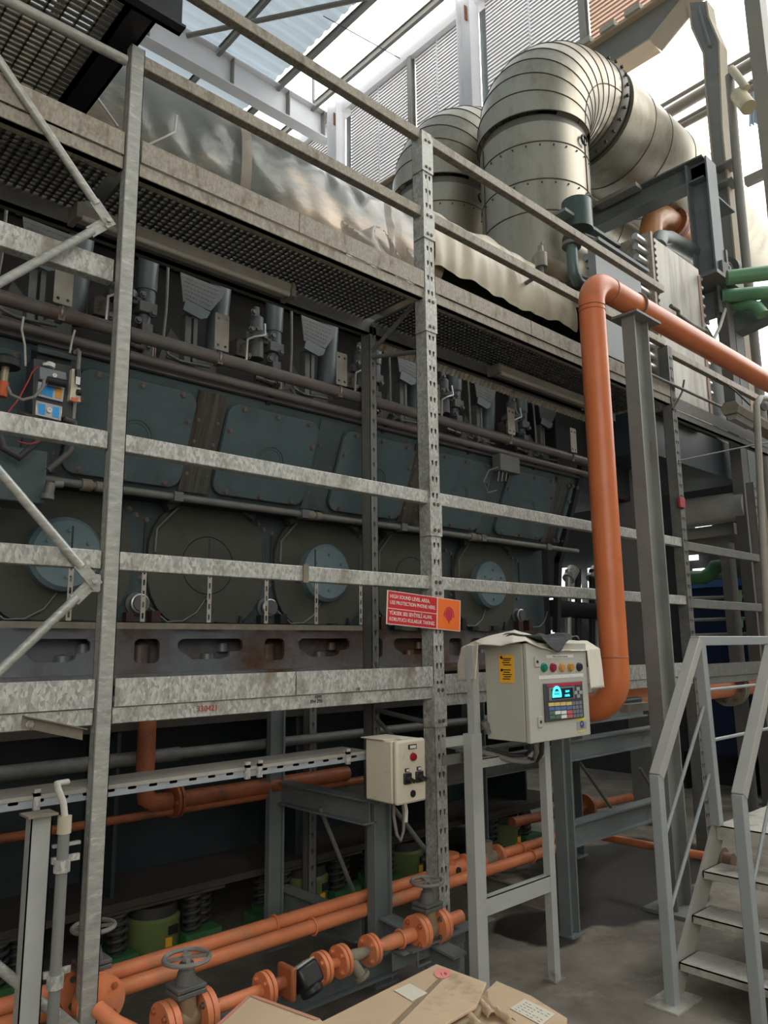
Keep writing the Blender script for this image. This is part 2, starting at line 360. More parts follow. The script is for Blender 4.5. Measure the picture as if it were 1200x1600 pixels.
for i, x in enumerate(lp):
    solo('roof_purlin', MB().hbeam((x, -8, RZ-.12), (x, 16, RZ-.12), .16, .07, .01, .012), hall_grey,
         ['roof purlin far to the left of the hall roof', 'roof purlin left of centre in the hall roof', 'roof purlin above the upper platform', 'roof purlin by the top left of the picture, behind the handrail',
          'grey roof purlin crossing the bluish sheets left of the hanging rod', 'dark roof purlin at the edge between bluish and clear sheets', 'grey roof purlin just above the louvred wall'][i], 'roof purlin', 'roof purlins')
GY = 11.3
gb = thing('roof_girder', 'pale deep roof girder running along the bluish roof sheets to the wall', 'girder', (0, GY, 12.2))
part('beam', MB().hbeam((-8, GY, 12.42), (XW, GY, 12.42), .62, .26, .014, .022), white_steel, gb)
mb = MB()
for x in (1.5, 3.2, 4.9, 6.6, 7.9, 8.8): mb.box(x-.01, x+.01, GY-.13, GY+.13, 12.13, 12.71)
part('stiffener', mb, hall_grey, gb)
solo('roof_brace', MB().tube([at(292, 56, 'Z', 12.5), at(575, -4, 'Z', 12.5)], .045), hall_grey, 'round brace tube crossing below the bluish roof sheets', 'brace')
solo('hanger_rod', MB().tube([at(490, 20, 'Y', 10.4), at(490, 158, 'Y', 10.4)], .03), white_steel, 'thin pale rod hanging down from the bluish roof sheets', 'rod')
solo('skylight_cable', MB().tube([at(505, 25, 'Z', 12.6), at(626, 92, 'Z', 12.6)], .008, 6), dgrey, 'thin line strung across the clear roof sheet', 'cable')
# wall head beam, louvre posts
solo('wall_head_beam', MB().box(XW-.12, XW+.1, 2.9, 16, 12.48, 12.76), white_steel, 'pale head beam along the top of the louvred wall', 'beam')
LB = 10.2
def louvre(y0, y1, z0, z1, label):
    t = thing('louvre_panel', label, 'louvre', (XW, (y0+y1)/2, z0), 'louvre panels of the end wall')
    mb = MB(); n = int((z1-z0)/.07); g_ = MB()
    for i in range(n):
        z = z0+(i+.5)*(z1-z0)/n; mb.obox((XW, (y0+y1)/2, z), (0, (y1-y0)/2, 0), V((.008, 0, .030)), V((-.0012, 0, .0003))); g_.box(XW-.012, XW+.02, y0, y1, z+.028, z+.044)
    part('slats', mb, slat_rusty if 'rust-' in label else slat_tr, t); part('slat_gap_strips', g_, slat_shadow_gap_rust if 'rust-' in label else slat_gap, t)  # strips between the slats are coloured as dark shadow gaps
    mb = MB(); m = (y0+y1)/2; mb.box(XW-.045, XW-.03, m-.012, m+.012, z0, z1); part('centre_strip', mb, white_steel, t)
    return t
ys = [3.0, 5.15, 7.25, 8.75, 10.75]
louvre(5.2, 7.0, LB, 12.48, 'white slatted louvre panel above the large duct bend')
louvre(2.9, 5.05, LB, 12.48, 'rust-streaked slatted louvre panel right of the dark mullion, above the crane beam')
louvre(7.55, 8.68, LB-.6, 12.48, 'slatted louvre panel with a rusty corner, left of the thick pale wall post')
louvre(8.82, 10.55, LB-.6, 12.48, 'slatted louvre panel left of the thin dark mullion, behind the handrail')
louvre(11.2, 13.6, LB-.6, 12.48, 'slatted louvre panel mostly hidden left behind the plastic-wrapped duct')
for y, lb in ((5.12, 'dark thin mullion between the white and the rusty louvre panels'), (8.75, 'short dark mullion in the louvred wall left of the pale post')):
    solo('wall_mullion', MB().hbeam((XW-.06, y, LB-.6), (XW-.06, y, 12.5), .12, .1, up=(1, 0, 0)), hall_grey, lb, 'mullion', 'mullions of the louvred wall')
for y, lb in ((7.28, 'thick pale steel wall post behind the large duct bend'), (10.86, 'thick pale steel wall post where the roof girder ends')):
    t = thing('wall_post', lb, 'post', (XW-.1, y, 6), 'pale posts of the louvred wall')
    part('pillar', MB().hbeam((XW-.15, y, 6), (XW-.15, y, 12.8), .3, .24, up=(0, 1, 0)), white_steel, t)
    part('gusset', MB().obox((XW-.1, y, 12.35), (.12, 0, 0), (0, .008, 0), (0, 0, .14)), rust, t)
    part('side_pane', MB().box(XW+.02, XW+.03, y-.27, y-.13, LB-.6, 12.4), blue_grey, t, label='narrow bluish pane')
# lower part of the end wall (behind the engine) and its crane beam with haunch
bt = thing('crane_beam', 'grey haunched crane beam under the rusty louvre panel', 'beam', (XW, 4.5, 9.5))
mb = MB()
mb.plate([(2.85, 9.98), (14, 9.98), (14, 9.42), (3.95, 9.42), (3.35, 9.78), (2.85, 9.9)], [], (XW-.32, 0, 0), Y3, Z3, .02); part('web', mb, hall_grey, bt)
mb = MB().box(XW-.42, XW-.2, 2.85, 14, 9.97, 10.0)
mb.obox((XW-.33, 9, 9.41), (.16, 0, 0), (0, 5.05, 0), (0, 0, .012)); mb.bar((XW-.33, 3.95, 9.41), (XW-.33, 3.3, 9.80), .32, .024, up=(1, 0, 0)); part('flange', mb, M('haunch_flange', (.50, .40, .29), (.58, .47, .35), .7), bt)
mb = MB()
for i in range(12): mb.box(XW-.46, XW-.2, 3.3+i*.38, 3.52+i*.38, 10.0, 10.09)
part('rail_clip', mb, M('clip_beige', (.42, .40, .33), (.5, .47, .4), .7), bt)
struct('wall_back', MB().box(-10, 30, 16, 16.2, 0, 13), M('back_wall_paint', (.24, .25, .25), None, .8))
struct('wall_front', MB().box(-10, 24, -8.2, -8, 0, 13), M('front_wall_paint', (.35, .35, .33), None, .8))
struct('wall_right', MB().box(13.5, 13.7, -8, 16, 0, 5.2), M('right_wall_paint', (.22, .23, .23), None, .8))
struct('wall_end', MB().box(8.95, 9.05, 3.0, 16, 0, 4.3), M('end_wall_paint', (.05, .053, .055), None, .8))
struct('wall_left', MB().box(-8.2, -8, -8, 16, 0, 13), M('left_wall_paint', (.35, .35, .33), None, .8))
# hall column with kinked head, and the steel beyond it
def yz(u, v, x): p = at(u, v, 'X', x); return (p.y, p.z)
CX = 8.6
ct = thing('hall_column', 'tall grey hall column with a kinked head at the upper right', 'column', (CX+.1, 3.1, 0))
pl = [yz(1076, 4, CX), yz(1082, 45, CX), yz(1100, 84, CX), yz(1104, 150, CX), yz(1118, 290, CX)]
pr = [yz(1129, 200, CX), yz(1124, 66, CX), yz(1108, 28, CX), yz(1104, 2, CX)]
yl = yz(1118, 290, CX)[0]; yr = yz(1129, 200, CX)[0]
mb = MB().plate(pl+[(yl, 0), (yr, 0)]+pr, [], (CX, 0, 0), Y3, Z3, .02); part('web', mb, col_grey, ct)
mb = MB()
R_edge = [(yr, 0)]+pr
for a, b in zip(R_edge[:-1], R_edge[1:]): mb.bar((CX+.09, a[0], a[1]), (CX+.09, b[0], b[1]), .22, .02, up=(0, 1, 0))
L_edge = [(yl, 0)]+pl[::-1]
for a, b in zip(L_edge[:-1], L_edge[1:]): mb.bar((CX+.09, a[0], a[1]), (CX+.09, b[0], b[1]), .22, .02, up=(0, 1, 0))
part('flange', mb, M('column_flange', (.40, .37, .28), (.5, .46, .36), .7, dirt_or_glint=(.55, .4, .26), dscale=3), ct)
part('stiffener', MB().bar(at(1092, 10, 'X', CX-.03), at(1110, 72, 'X', CX-.03), .02, .05, up=(1, 0, 0)), col_grey, ct)
mb = MB()
for v in (262, 290): mb.obox(at(1135, v, 'X', CX-.03), (.12, 0, 0), (0, .11, 0), (0, 0, .01))
part('bracket', mb, col_grey, ct)
dt = thing('drain_pipe', 'pale downpipe with an elbow beside the hall column', 'pipe', at(1150, 140, 'X', 8.5))
part('pipe', MB().tube([at(1140, 118, 'X', 8.5), at(1150, 240, 'X', 8.5), at(1158, 330, 'X', 8.5), V((8.5, at(1158, 330, 'X', 8.5).y, 2))], .05), hall_grey, dt)
part('bend', MB().tube([at(1143, 108, 'X', 8.5), at(1150, 116, 'X', 8.4), at(1166, 138, 'X', 8.35)], .045), M('yellowed_pipe', (.55, .5, .34)), dt)
part('stub', MB().cyl(at(1153, 147, 'X', 8.4), at(1170, 168, 'X', 8.3), .085), M('yellowed_stub', (.6, .52, .33)), dt)
solo('hall_post', MB().box(8.95, 9.2, 2.72, 2.9, 0, 9.9), hall_grey, 'rust-brown flat post just right of the hall column', 'post')
# side rails of the open wall: horizontal tubes against the bright sky
girts = [((1015, 177), (1212, 62), .035, 'thin upper girt pipe crossing the bright opening right of the large duct'), ((1028, 186), (1212, 78), .085, 'thick girt pipe crossing the bright opening right of the large duct'),
         ((1045, 200), (1212, 107), .03, 'dark lower girt pipe crossing the bright opening'), ((1052, 204), (1212, 118), .05, 'pale lowest girt pipe crossing the bright opening right of the large duct')]
for a, b, r_, lb in girts:
    solo('girt_pipe', MB().tube([at(*a, 'X', 10.2), at(*b, 'X', 10.2)], r_), hall_grey, lb, 'pipe', 'girt pipes outside the end wall')
solo('girt_beam', MB().bar(at(1165, 285, 'X', 10), at(1215, 262, 'X', 10), .1, .12), hall_grey, 'rusty girt beam at the right edge below the bright opening', 'beam')
solo('corrugated_sheet', MB().grid(lambda a, b: at(1170+a*60, 125+b*(72-a*22), 'X', 10.6)+V((.05*math.sin(a*70), 0, 0)), 80, 6), roof_sheet, 'hanging piece of corrugated sheet at the right edge', 'sheet')

# grey frame that carries the cooler pipes (portal at X = 7.5)
pt = thing('pipe_portal', 'grey steel portal frame in front of the large duct, right of the green silencer', 'frame', (7.75, 3, 4.4))
QX = 7.75
a = at(923, 350, 'X', QX); b = at(1098, 272, 'X', QX)
part('beam', MB().hbeam((QX, 5.9, a.z), (QX, b.y-.05, a.z), .27, .22, .014, .018), blue_grey, pt)
part('post', MB().hbeam((QX, b.y+.02, 5.0), (QX, b.y+.02, b.z+.12), .24, .24, .014, .018, up=(0, 1, 0)), blue_grey, pt)
part('bracket', MB().box(QX+.1, QX+.6, b.y-.08, b.y+.08, b.z-.25, b.z-.23), blue_grey, pt)
solo('cover_channel', MB().bar(at(935, 322, 'X', 7.6), at(998, 290, 'X', 7.6), .14, .05), hall_grey, 'grey steel channel under the horizontal duct above the portal beam', 'channel')

# ------------------------------------------------------------------ exhaust ducts
def duct(cx, cy, r, zb, zc, axis_z, xe, label):
    t = thing('exhaust_duct', label, 'duct', (cx, cy, zb), 'clad exhaust ducts of the engine')
    part('riser', MB().lathe((cx, cy, zb), Z3, [(0, 0), (r*.99, 0), (r*.99, zc-zb), (0, zc-zb)], 56), clad, t)
    part('collar', MB().lathe((cx, cy, zc-.02), Z3, [(r*.8, -.02), (r*.97, -.02), (r*.97, .1), (r*.8, .1)], 56), clad_dark, t)
    Rb = axis_z-zc-.1; n = 9; cc = V((cx+Rb, cy, zc+.1)); re = r*1.03
    # lobster-back bend: mitred gores
    def ring(th, rad):
        c = cc+V((-math.cos(th)*Rb, 0, math.sin(th)*Rb)); nrm = V((-math.cos(th), 0, math.sin(th)))
        return [c+nrm*rad*math.cos(2*PI*j/56)+V((0, 1, 0))*rad*math.sin(2*PI*j/56) for j in range(56)]
    for i in range(n):
        a0 = PI/2*i/n; a1 = PI/2*(i+1)/n
        g = MB(); g.v = ring(a0, re)+ring(a1, re); g.f = [[j, (j+1) % 56, (j+1) % 56+56, j+56] for j in range(56)]; part('gore', g, clad, t)
    sm = MB()
    for i in range(n+1):
        th = PI/2*i/n; c = cc+V((-math.cos(th)*Rb, 0, math.sin(th)*Rb)); sm.torus(c, V((math.sin(th), 0, math.cos(th))), re+.001, .006, 56, 6)
    for h in (.22, .62, .95):
        if zc-h > zb: sm.torus((cx, cy, zc-h), Z3, r*.99, .007, 56, 6)
    for th in (-80, 150): sm.tube([(cx+r*.995*math.cos(R(th)), cy+r*.995*math.sin(R(th)), z) for z in (zb, zc-.02)], .006, 6)
    for th in (100,):
        sm.tube([cc+(V((-math.cos(PI/2*i/24), 0, math.sin(PI/2*i/24)))*(Rb+re*math.cos(R(180-th)))+V((0, -re*math.sin(R(th if th < 0 else -th))*(-1), 0)) if False else
                     V((-math.cos(PI/2*i/24), 0, math.sin(PI/2*i/24)))*(Rb+re*math.cos(R(th)))+V((0, -1, 0))*re*abs(math.sin(R(th)))) for i in range(25)], .006, 6)
    part('seam', sm, seam_m, t)
    rv = MB()
    for h in (.24, .64):
        for i in range(26):
            a = 2*PI*i/26; rv.obox((cx+r*math.cos(a), cy+r*math.sin(a), zc-h-.02), (.006, 0, 0), (0, .006, 0), (0, 0, .006))
    for i in range(30):
        a = 2*PI*i/30; rv.obox((cc.x+.05, cy+(re+.04)*math.cos(a), axis_z+(re+.04)*math.sin(a)), (.012, 0, 0), (0, .014, 0), (0, 0, .014))
    part('rivet', rv, seam_m, t)
    x0 = cc.x
    part('flange', MB().lathe((x0, cy, axis_z), X3, [(re*.9, 0), (re+.01, 0), (re+.02, .03), (re+.02, .12), (re-.03, .12), (re-.03, .22), (re*.9, .22)], 56), clad_dark, t)
    part('outlet', MB().lathe((x0+.2, cy, axis_z), X3, [(re*.97, 0), (re*1.05, 0), (re*1.05, xe-x0-.2), (re*.97, xe-x0-.2)], 56), clad, t)
    sm2 = MB()
    for k in (.5, .9, 1.5, 2.1, 2.7): sm2.torus((x0+.2+k, cy, axis_z), X3, re*1.05, .006, 56, 6)
    part('outlet_seam', sm2, seam_m, t)
    hk = MB()
    for z in (zc-.1, zc-.75): hk.tube(arc((cx+r*.08, cy-r*1.03, z), (1, 0, 0), (0, 0, 1), .05, 0, 300, 10), .012, 6)
    part('lifting_hook', hk, black_steel, t)
    return t
duct(6.02, 4.13, .56, 4.7, 6.62, 7.62, 11.5, 'large bent aluminium-clad exhaust duct nearer to the camera, turning out to the right')
duct(6.02, 5.45, .56, 4.7, 6.62, 7.62, 11.5, 'large bent aluminium-clad exhaust duct behind the nearer one, half hidden by the handrail post')

# ------------------------------------------------------------------ plastic wrapped duct above the engine
def hood_pt(a, b, x0, x1, cy, cz, ry, rz, amp):
    x = x0+(x1-x0)*a; t = R(-70+b*250)
    c = math.cos(t); s_ = math.sin(t); e = .75
    p = V((x, cy-ry*math.copysign(abs(c)**e, c), cz+rz*math.copysign(abs(s_)**e, s_)))
    cr = max(0, (x-2.9))*1.1 if x1 < 4 else .5
    f = noise.noise(V((x*1.6, b*6, 3)))*amp+abs(noise.noise(V((x*4+b*5, b*9, 7))))*amp*(.6+cr)-abs(noise.noise(V((x*2.2-b*6, b*3, 9))))*amp*1.2*cr
    return p+V((0, -c, s_))*f
ht = thing('wrapped_air_duct', 'long round air duct wrapped in cloudy plastic sheet above the upper walkway', 'duct', (2.5, 4.2, 4))
part('duct_body', MB().lathe((-.5, 4.25, 4.5), X3, [(0, 0), (.52, 0), (.52, 5.8), (0, 5.8)], 40), M('air_duct_dark', (.05, .055, .055), (.08, .08, .08), .5, .2), ht)
part('plastic_sheet', MB().grid(lambda a, b: hood_pt(a, b, -.1, 3.95, 4.22, 4.47, .66, .50, .035), 170, 60), plastic, ht)
mb = MB()
for x in (.9, 2.15, 3.4): mb.v and None; mb.grid(lambda a, b, x=x: hood_pt(a, b, x, x+.07, 4.22, 4.47, .70, .54, .0), 1, 40)
part('strap_band', mb, M('strap_tan', (.34, .27, .19), (.42, .34, .25), .3, alpha=.6), ht)
rb = MB().tube([at(221, 231, 'Y', 3.46), at(258, 214, 'Y', 3.44), at(273, 206, 'Y', 3.46), at(276, 180, 'Y', 3.5)], .006, 6).tube([at(150, 150, 'Y', 3.5), at(184, 198, 'Y', 3.46)], .007, 6)
part('white_string', rb, cable_w, ht)
solo('fabric_cover', MB().grid(lambda a, b: hood_pt(a, .24+b*.64+(.006*math.sin(a*9)+.004*math.sin(a*31))*(1-b), 3.78, 5.62, 4.25, 4.50, .76, .56, .035)+V((0, -.006*math.sin(a*62+b*7)*(1.1-b), 0)), 120, 60), fabric,
     'dusty beige fabric sheet draped over the air duct right of the middle rack post', 'cover')
tf = MB(); 
tf.grid(lambda a, b: V((2.95+a*.75, 3.50+b*.35-.10*math.sin(b*PI)+abs(noise.noise(V((a*4+b*2, b*3, 1))))*.12, 4.15+b*.78-abs(a-.5)*.12+noise.noise(V((a*3, b*3, 5)))*.04)), 40, 40)
solo('plastic_flap', tf, M('clear_film', (.38, .35, .29), (.55, .5, .42), .15, 0, 3, bump=.6, alpha=.6), 'crumpled loose flap of clear plastic at the end of the wrapped duct', 'sheet')

# ------------------------------------------------------------------ steel rack walkway
def keyhole(cx, cz, r=.0085):
    return [(cx+r*math.cos(R(a)), cz+r*math.sin(R(a))) for a in (-30, 10, 50, 90, 130, 170, 210)]+[(cx-.0035, cz-.022), (cx+.0035, cz-.022)]
def rack_post(label, x0, x1, y0, y1, z0, z1, holes, m=galv, collars=(), pitch=.0905):
    t = thing('rack_post', label, 'post', ((x0+x1)/2, (y0+y1)/2, z0), 'perforated rack posts' if holes else None)
    mb = MB(); w = x1-x0
    if holes:
        z = z0
        while z < z1-.01:
            zz = min(z+pitch, z1)
            hs = [keyhole(w*.33, pitch*.62), keyhole(w*.70, pitch*.62)] if holes == 2 else [keyhole(w*.5, pitch*.62)]
            mb.plate(rect(0, w, 0, zz-z), hs if zz-z > pitch*.95 else [], (x0, y0+.003, z), X3, Z3, .003); z += pitch
    else: mb.box(x0, x1, y0, y0+.004, z0, z1)
    part('perforated_face' if holes else 'front_face', mb, m, t)
    mb = MB().box(x0, x0+.003, y0, y1, z0, z1).box(x1-.003, x1, y0, y1, z0, z1).box(x0, x0+w*.25, y1-.003, y1, z0, z1).box(x1-w*.25, x1, y1-.003, y1, z0, z1)
    if holes: mb.box(x0+w*.49, x0+w*.52, y0-.001, y0+.002, z0, z1)
    part('side_flange', mb, m, t)
    for za, zb_ in collars:
        part('splice_sleeve', MB().box(x0-.008, x1+.004, y0-.007, y1-.01, za, zb_), m, t)
        b = MB()
        for z in (za+.03, zb_-.03):
            for x in (x0+w*.33, x0+w*.7): hexbolt(b, (x, y0-.007, z), (0, -1, 0), .008, .007)
        part('bolt', b, bolt_m, t)
    return t
PA = rack_post('plain galvanised left post with a folded seam, nearest to the camera', 1.135, 1.195, 2.755, 2.80, 0, 4.12, 0, galv_post)
part('seam_lip', MB().box(1.1335, 1.1385, 2.752, 2.757, 0, 4.1), galv_dark, PA)
zY = lambda v, u=670: at(u, v, 'Y', 2.75).z
P2 = rack_post('tall perforated galvanised post in the middle, carrying the red sound warning sign', 2.895, 2.975, 2.755, 2.84, 0, 4.60, 2, galv,
               [(zY(270), zY(215)), (zY(373), zY(330)), (zY(517), zY(462)), (zY(836), zY(778)), (zY(935), zY(900)), (zY(1138), zY(1070))])
P2R = rack_post('narrow perforated post standing just behind and left of the tall middle post', 2.93, 2.985, 3.27, 3.35, 0, 3.55, 1, galv_dark)
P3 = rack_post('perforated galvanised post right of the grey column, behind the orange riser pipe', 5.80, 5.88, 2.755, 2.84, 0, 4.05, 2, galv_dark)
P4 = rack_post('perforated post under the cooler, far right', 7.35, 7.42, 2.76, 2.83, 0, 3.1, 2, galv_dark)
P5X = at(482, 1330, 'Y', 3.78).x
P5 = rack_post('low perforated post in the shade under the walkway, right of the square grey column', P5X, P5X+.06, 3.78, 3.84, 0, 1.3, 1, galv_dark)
def rail(name, x0, x1, z0, z1, label, m=galv, y0=2.765, y1=2.815, group=None, cat='rail'):
    return solo(name, MB().box(x0, x1, y0, y1, z0, z1), m, label, cat, group, bevel=.004)
G = 'guard rails of the walkway'
rail('guard_rail', 1.0, 2.893, 4.545, 4.605, 'topmost dusty guard rail left of the tall middle post', galv_old, group=G)
rail('guard_rail', 2.98, 5.86, 4.545, 4.605, 'topmost dusty guard rail right of the tall middle post', galv_old, group=G)
rail('guard_rail', 1.19, 2.893, 4.045, 4.105, 'second guard rail from the top, in front of the plastic wrapped duct', galv_old, group=G)
rail('guard_rail', 2.98, 5.80, 4.045, 4.105, 'second guard rail from the top, in front of the beige fabric', galv_old, group=G)
rail('guard_rail', 5.88, 7.9, 3.99, 4.05, 'dusty guard rail in front of the cooler, right of the orange riser pipe', galv_old, group=G)
for z0, z1, nm in ((2.355, 2.425, 'upper'), (1.895, 1.965, 'lower')):
    rail('guard_rail', -.5, 1.13, z0, z1, nm+' galvanised guard rail left of the plain left post', group=G)
    rail('guard_rail', 1.198, 2.893, z0, z1, nm+' galvanised guard rail between the left post and the tall middle post', group=G)
    rail('guard_rail', 2.98, 5.80, z0, z1, nm+' galvanised guard rail right of the tall middle post', galv_dark if 0 else galv, group=G)
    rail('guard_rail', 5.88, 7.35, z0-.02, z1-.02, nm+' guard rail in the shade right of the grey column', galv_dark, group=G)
solo('rail_clip', MB().box(*[at(u, 885, 'Y', 2.76).x for u in (474, 482)], 2.757, 2.82, 1.889, 1.972), dusty, 'pale clip around the lower guard rail left of the middle post', 'clip')
rail('short_rail', at(0, 350, 'Y', 2.76).x-.6, 1.13, at(150, 425, 'Y', 2.765).z, at(150, 388, 'Y', 2.765).z, 'short galvanised rail at the left edge under the upper deck, crossed by a brace tube', galv, 2.80, 2.85)
# decks
def deck(x0, x1, zb, label_b, label_t, seams, m1, m2, th=.105, bh=.058):
    solo('deck_beam', MB().box(x0, x1, 2.765, 2.80, zb, zb+bh).box(x0, x1, 2.765, 2.83, zb, zb+.006), m1, label_b, 'beam', 'edge beams of the walkway decks', bevel=.003)
    xs = [x0]+seams+[x1]
    for i in range(len(xs)-1):
        solo('toe_board', MB().box(xs[i]+.003, xs[i+1]-.003, 2.757, 2.761, zb+bh+.004, zb+bh+th), m2, label_t[i], 'toe board', 'toe boards of the walkway decks')
deck(1.2, 2.893, 3.535, 'long galvanised edge beam of the upper deck left of the tall middle post', ['mottled toe board of the upper deck next to the left post', 'mottled toe board of the upper deck next to the middle post'], [at(467, 360, 'Y', 2.76).x], galv_old, galv_old)
deck(-.5, 1.13, 3.535, 'edge beam of the upper deck at the left picture edge', ['toe board of the upper deck left of the left post'], [], galv_old, galv_old)
deck(2.98, 5.8, 3.535, 'galvanised edge beam of the upper deck under the beige fabric', ['toe board of the upper deck just right of the middle post', 'toe board of the upper deck beside the orange riser pipe'], [at(830, 520, 'Y', 2.76).x], galv_old, galv_old)
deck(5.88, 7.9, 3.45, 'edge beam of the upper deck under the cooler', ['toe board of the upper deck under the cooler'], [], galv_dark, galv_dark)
deck(1.2, 2.893, 1.332, 'blotchy edge beam of the lower deck with hand-written numbers', ['spangled toe board of the lower deck next to the left post', 'spangled toe board of the lower deck next to the middle post'], [at(462, 1070, 'Y', 2.76).x], galv, galv)
deck(-.5, 1.13, 1.332, 'edge beam of the lower deck at the left picture edge', ['rounded toe board of the lower deck left of the left post'], [], galv, galv)
deck(2.98, 5.8, 1.29, 'edge beam of the lower deck behind the control cabinet', ['toe board of the lower deck behind the control cabinet'], [], galv, galv)
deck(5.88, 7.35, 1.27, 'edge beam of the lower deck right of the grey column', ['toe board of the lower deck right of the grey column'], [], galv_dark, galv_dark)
for body, u, v, s_, m in (('330421', 325, 1107, .032, red_ink), ('1099', 498, 1089, .02, ink), ('394 295', 495, 1096, .022, ink), ('110', 558, 1077, .02, ink)):
    t_ = text(body, s_, m, V((at(u, v, 'Y', 2.76).x, 2.7645 if v > 1080 else 2.7565, at(u, v, 'Y', 2.76).z)), X3, Z3, None)
    nm = 'edge beam' if v > 1080 else 'toe board'
    tag(t_, {'330421': 'red hand-written number on the lower deck beam left', '1099': 'black hand-written number, upper line, on the lower deck beam', '394 295': 'black hand-written number, lower line, on the lower deck beam', '110': 'small faint number on the toe board near the middle post'}[body], 'writing')
def grating(x0, x1, y0, y1, z, px_, py_, m, label, h=.03, w=.004, name='deck_grating'):
    mb = MB(); x = x0
    while x <= x1: mb.box(x-w/2, x+w/2, y0, y1, z, z+h); x += px_
    y = y0
    while y <= y1: mb.box(x0, x1, y-w/2, y+w/2, z, z+h*.8); y += py_
    return solo(name, mb, m, label, 'grating', 'walkway gratings')
grating(-.4, 1.13, 2.83, 3.27, 3.585, .036, .034, grating_m, 'open steel grating of the upper deck seen from below at the left edge', w=.012, h=.012)
grating(1.2, 2.9, 2.83, 3.27, 3.585, .036, .034, grating_m, 'open steel grating of the upper deck seen from below between the left and middle posts', w=.012, h=.012)
grating(2.98, 5.8, 2.83, 3.27, 3.585, .036, .034, grating_m, 'dark steel grating of the upper deck seen from below right of the middle post', w=.016, h=.012)
grating(-.4, 5.8, 2.83, 3.27, 1.35, .034, .06, galv_dark, 'steel grating of the lower deck behind its toe boards', w=.006)
solo('inner_deck_beam', MB().box(-.5, 5.8, 3.27, 3.30, 3.50, 3.60).box(-.5, 5.8, 3.27, 3.33, 3.50, 3.506), M('deck_beam_dark', (.10, .1, .095), (.15, .145, .13), .6, .3), 'dark inner edge beam of the upper deck along the engine', 'beam')
solo('inner_deck_beam', MB().box(-.5, 5.8, 3.27, 3.31, 1.33, 1.40), galv_dark, 'inner edge beam of the lower deck along the engine', 'beam')
# corrugated drip sheet along inner edge, right bay
solo('drip_sheet', MB().grid(lambda a, b: V((3.0+a*2.75, 3.335+b*.03+.006*math.sin(a*2.75*2*PI/.045), 3.515-b*.055)), 700, 2), galv_old, 'narrow ribbed metal sheet along the inner edge of the right upper deck', 'sheet')
# lacing between front and rear middle posts
lac = [((2.955, 3.30, 3.38), (2.955, 2.84, 3.60), 'thin lacing tube rising from the rear post up to the upper deck'), ((2.955, 3.30, 3.36), (2.955, 2.84, 3.26), 'lacing tube between rear post and tall middle post under the upper deck'),
       ((2.955, 3.30, 1.25), (2.955, 2.84, 1.20), 'level lacing tube behind the middle post under the lower deck'), ((2.955, 3.30, 1.22), (2.955, 2.84, .92), 'sloping lacing tube behind the small white switch box, upper one'), ((2.955, 2.84, .52), (2.955, 3.3, .86), 'sloping lacing tube below the small white switch box')]
for a, b, lb in lac: solo('lacing_tube', MB().tube([a, b], .013, 10), galv_dark, lb, 'brace', 'lacing tubes of the middle rack frame')
# lacing left, with flattened ends, bolted to the left post
def brace_left(p, q, label):
    p = V(p); q = V(q); d = (q-p).normalized(); t = thing('brace_tube', label, 'brace', q, 'brace tubes of the left frame')
    part('tube', MB().tube([p, q-d*.07], .0165, 14), galv_post, t)
    part('flattened_end', MB().obox(q-d*.03, d*.055, d.cross(Y3)*.022, Y3*.004), galv_post, t)
    b = MB(); hexbolt(b, q+V((0, -.004, 0)), (0, -1, 0), .012, .012); part('bolt', b, galv_post, t)
YB = 2.745
J1 = at(168, 345, 'Y', YB); J2 = at(146, 908, 'Y', YB); J3 = at(110, 1605, 'Y', YB)
brace_left(at(-60, 8, 'Y', YB-.01), J1, 'brace tube falling from the upper left to the left post under the black platform')
brace_left(at(-60, 475, 'Y', YB), J1+V((-.005, .01, -.01)), 'brace tube rising to the left post across the short rail')
brace_left(at(-60, 668, 'Y', YB-.01), J2, 'brace tube falling to the left post across the guard rails')
brace_left(at(-60, 1105, 'Y', YB), J2+V((-.005, .01, -.01)), 'brace tube rising to the left post in front of the lower deck')
brace_left(at(-60, 1463, 'Y', YB-.01), J3, 'lowest brace tube falling to the foot of the left post')
solo('gusset_plate', MB().plate(rrect(-.03, .03, -.035, .03, .008), [], J2+V((.0, .012, -.003)), X3, Z3, .004), galv_post, 'small bolted plate on the left post where two braces meet', 'plate')
mb = MB(); a = at(38, 1118, 'Y', 2.74); b = at(133, 1138, 'Y', 2.62)
tb = thing('bracket_arm', 'dusty flat bracket arm sticking out under the lower deck at the left post', 'bracket', a)
part('arm', MB().obox((a+b)/2+V((0, 0, -.002)), (b-a)/2, V((0, .02, 0)), V((0, 0, .002))).obox((a+b)/2+V((0, .02, -.02)), (b-a)/2, V((0, .002, 0)), V((0, 0, .02))), dusty, tb)
bb = MB(); hexbolt(bb, a+V((.02, -.002, -.03)), (0, -1, 0), .01, .01); part('bolt', bb, galv, tb)

# upper left platform
pf = thing('upper_platform', 'black steel platform with open grating at the top left corner', 'platform', (.5, 3.2, 4.2))
part('front_channel', MB().box(-.8, 1.27, 2.58, 2.60, 4.13, 4.36).box(-.8, 1.27, 2.54, 2.60, 4.13, 4.142).box(-.8, 1.27, 2.54, 2.60, 4.348, 4.36), black_steel, pf)
part('side_channel', MB().box(1.05, 1.17, 2.60, 3.72, 4.14, 4.17).box(1.05, 1.065, 2.6, 3.72, 4.14, 4.3).box(1.155, 1.17, 2.6, 3.72, 4.14, 4.3), black_steel, pf)
part('rear_channel', MB().box(-.8, 1.17, 3.62, 3.74, 4.14, 4.17).box(-.8, 1.17, 3.62, 3.635, 4.14, 4.34), black_steel, pf)
mb = MB(); x = -.8
while x < 1.05: mb.box(x-.004, x+.004, 2.6, 3.62, 4.175, 4.19); x += .06
y = 2.6
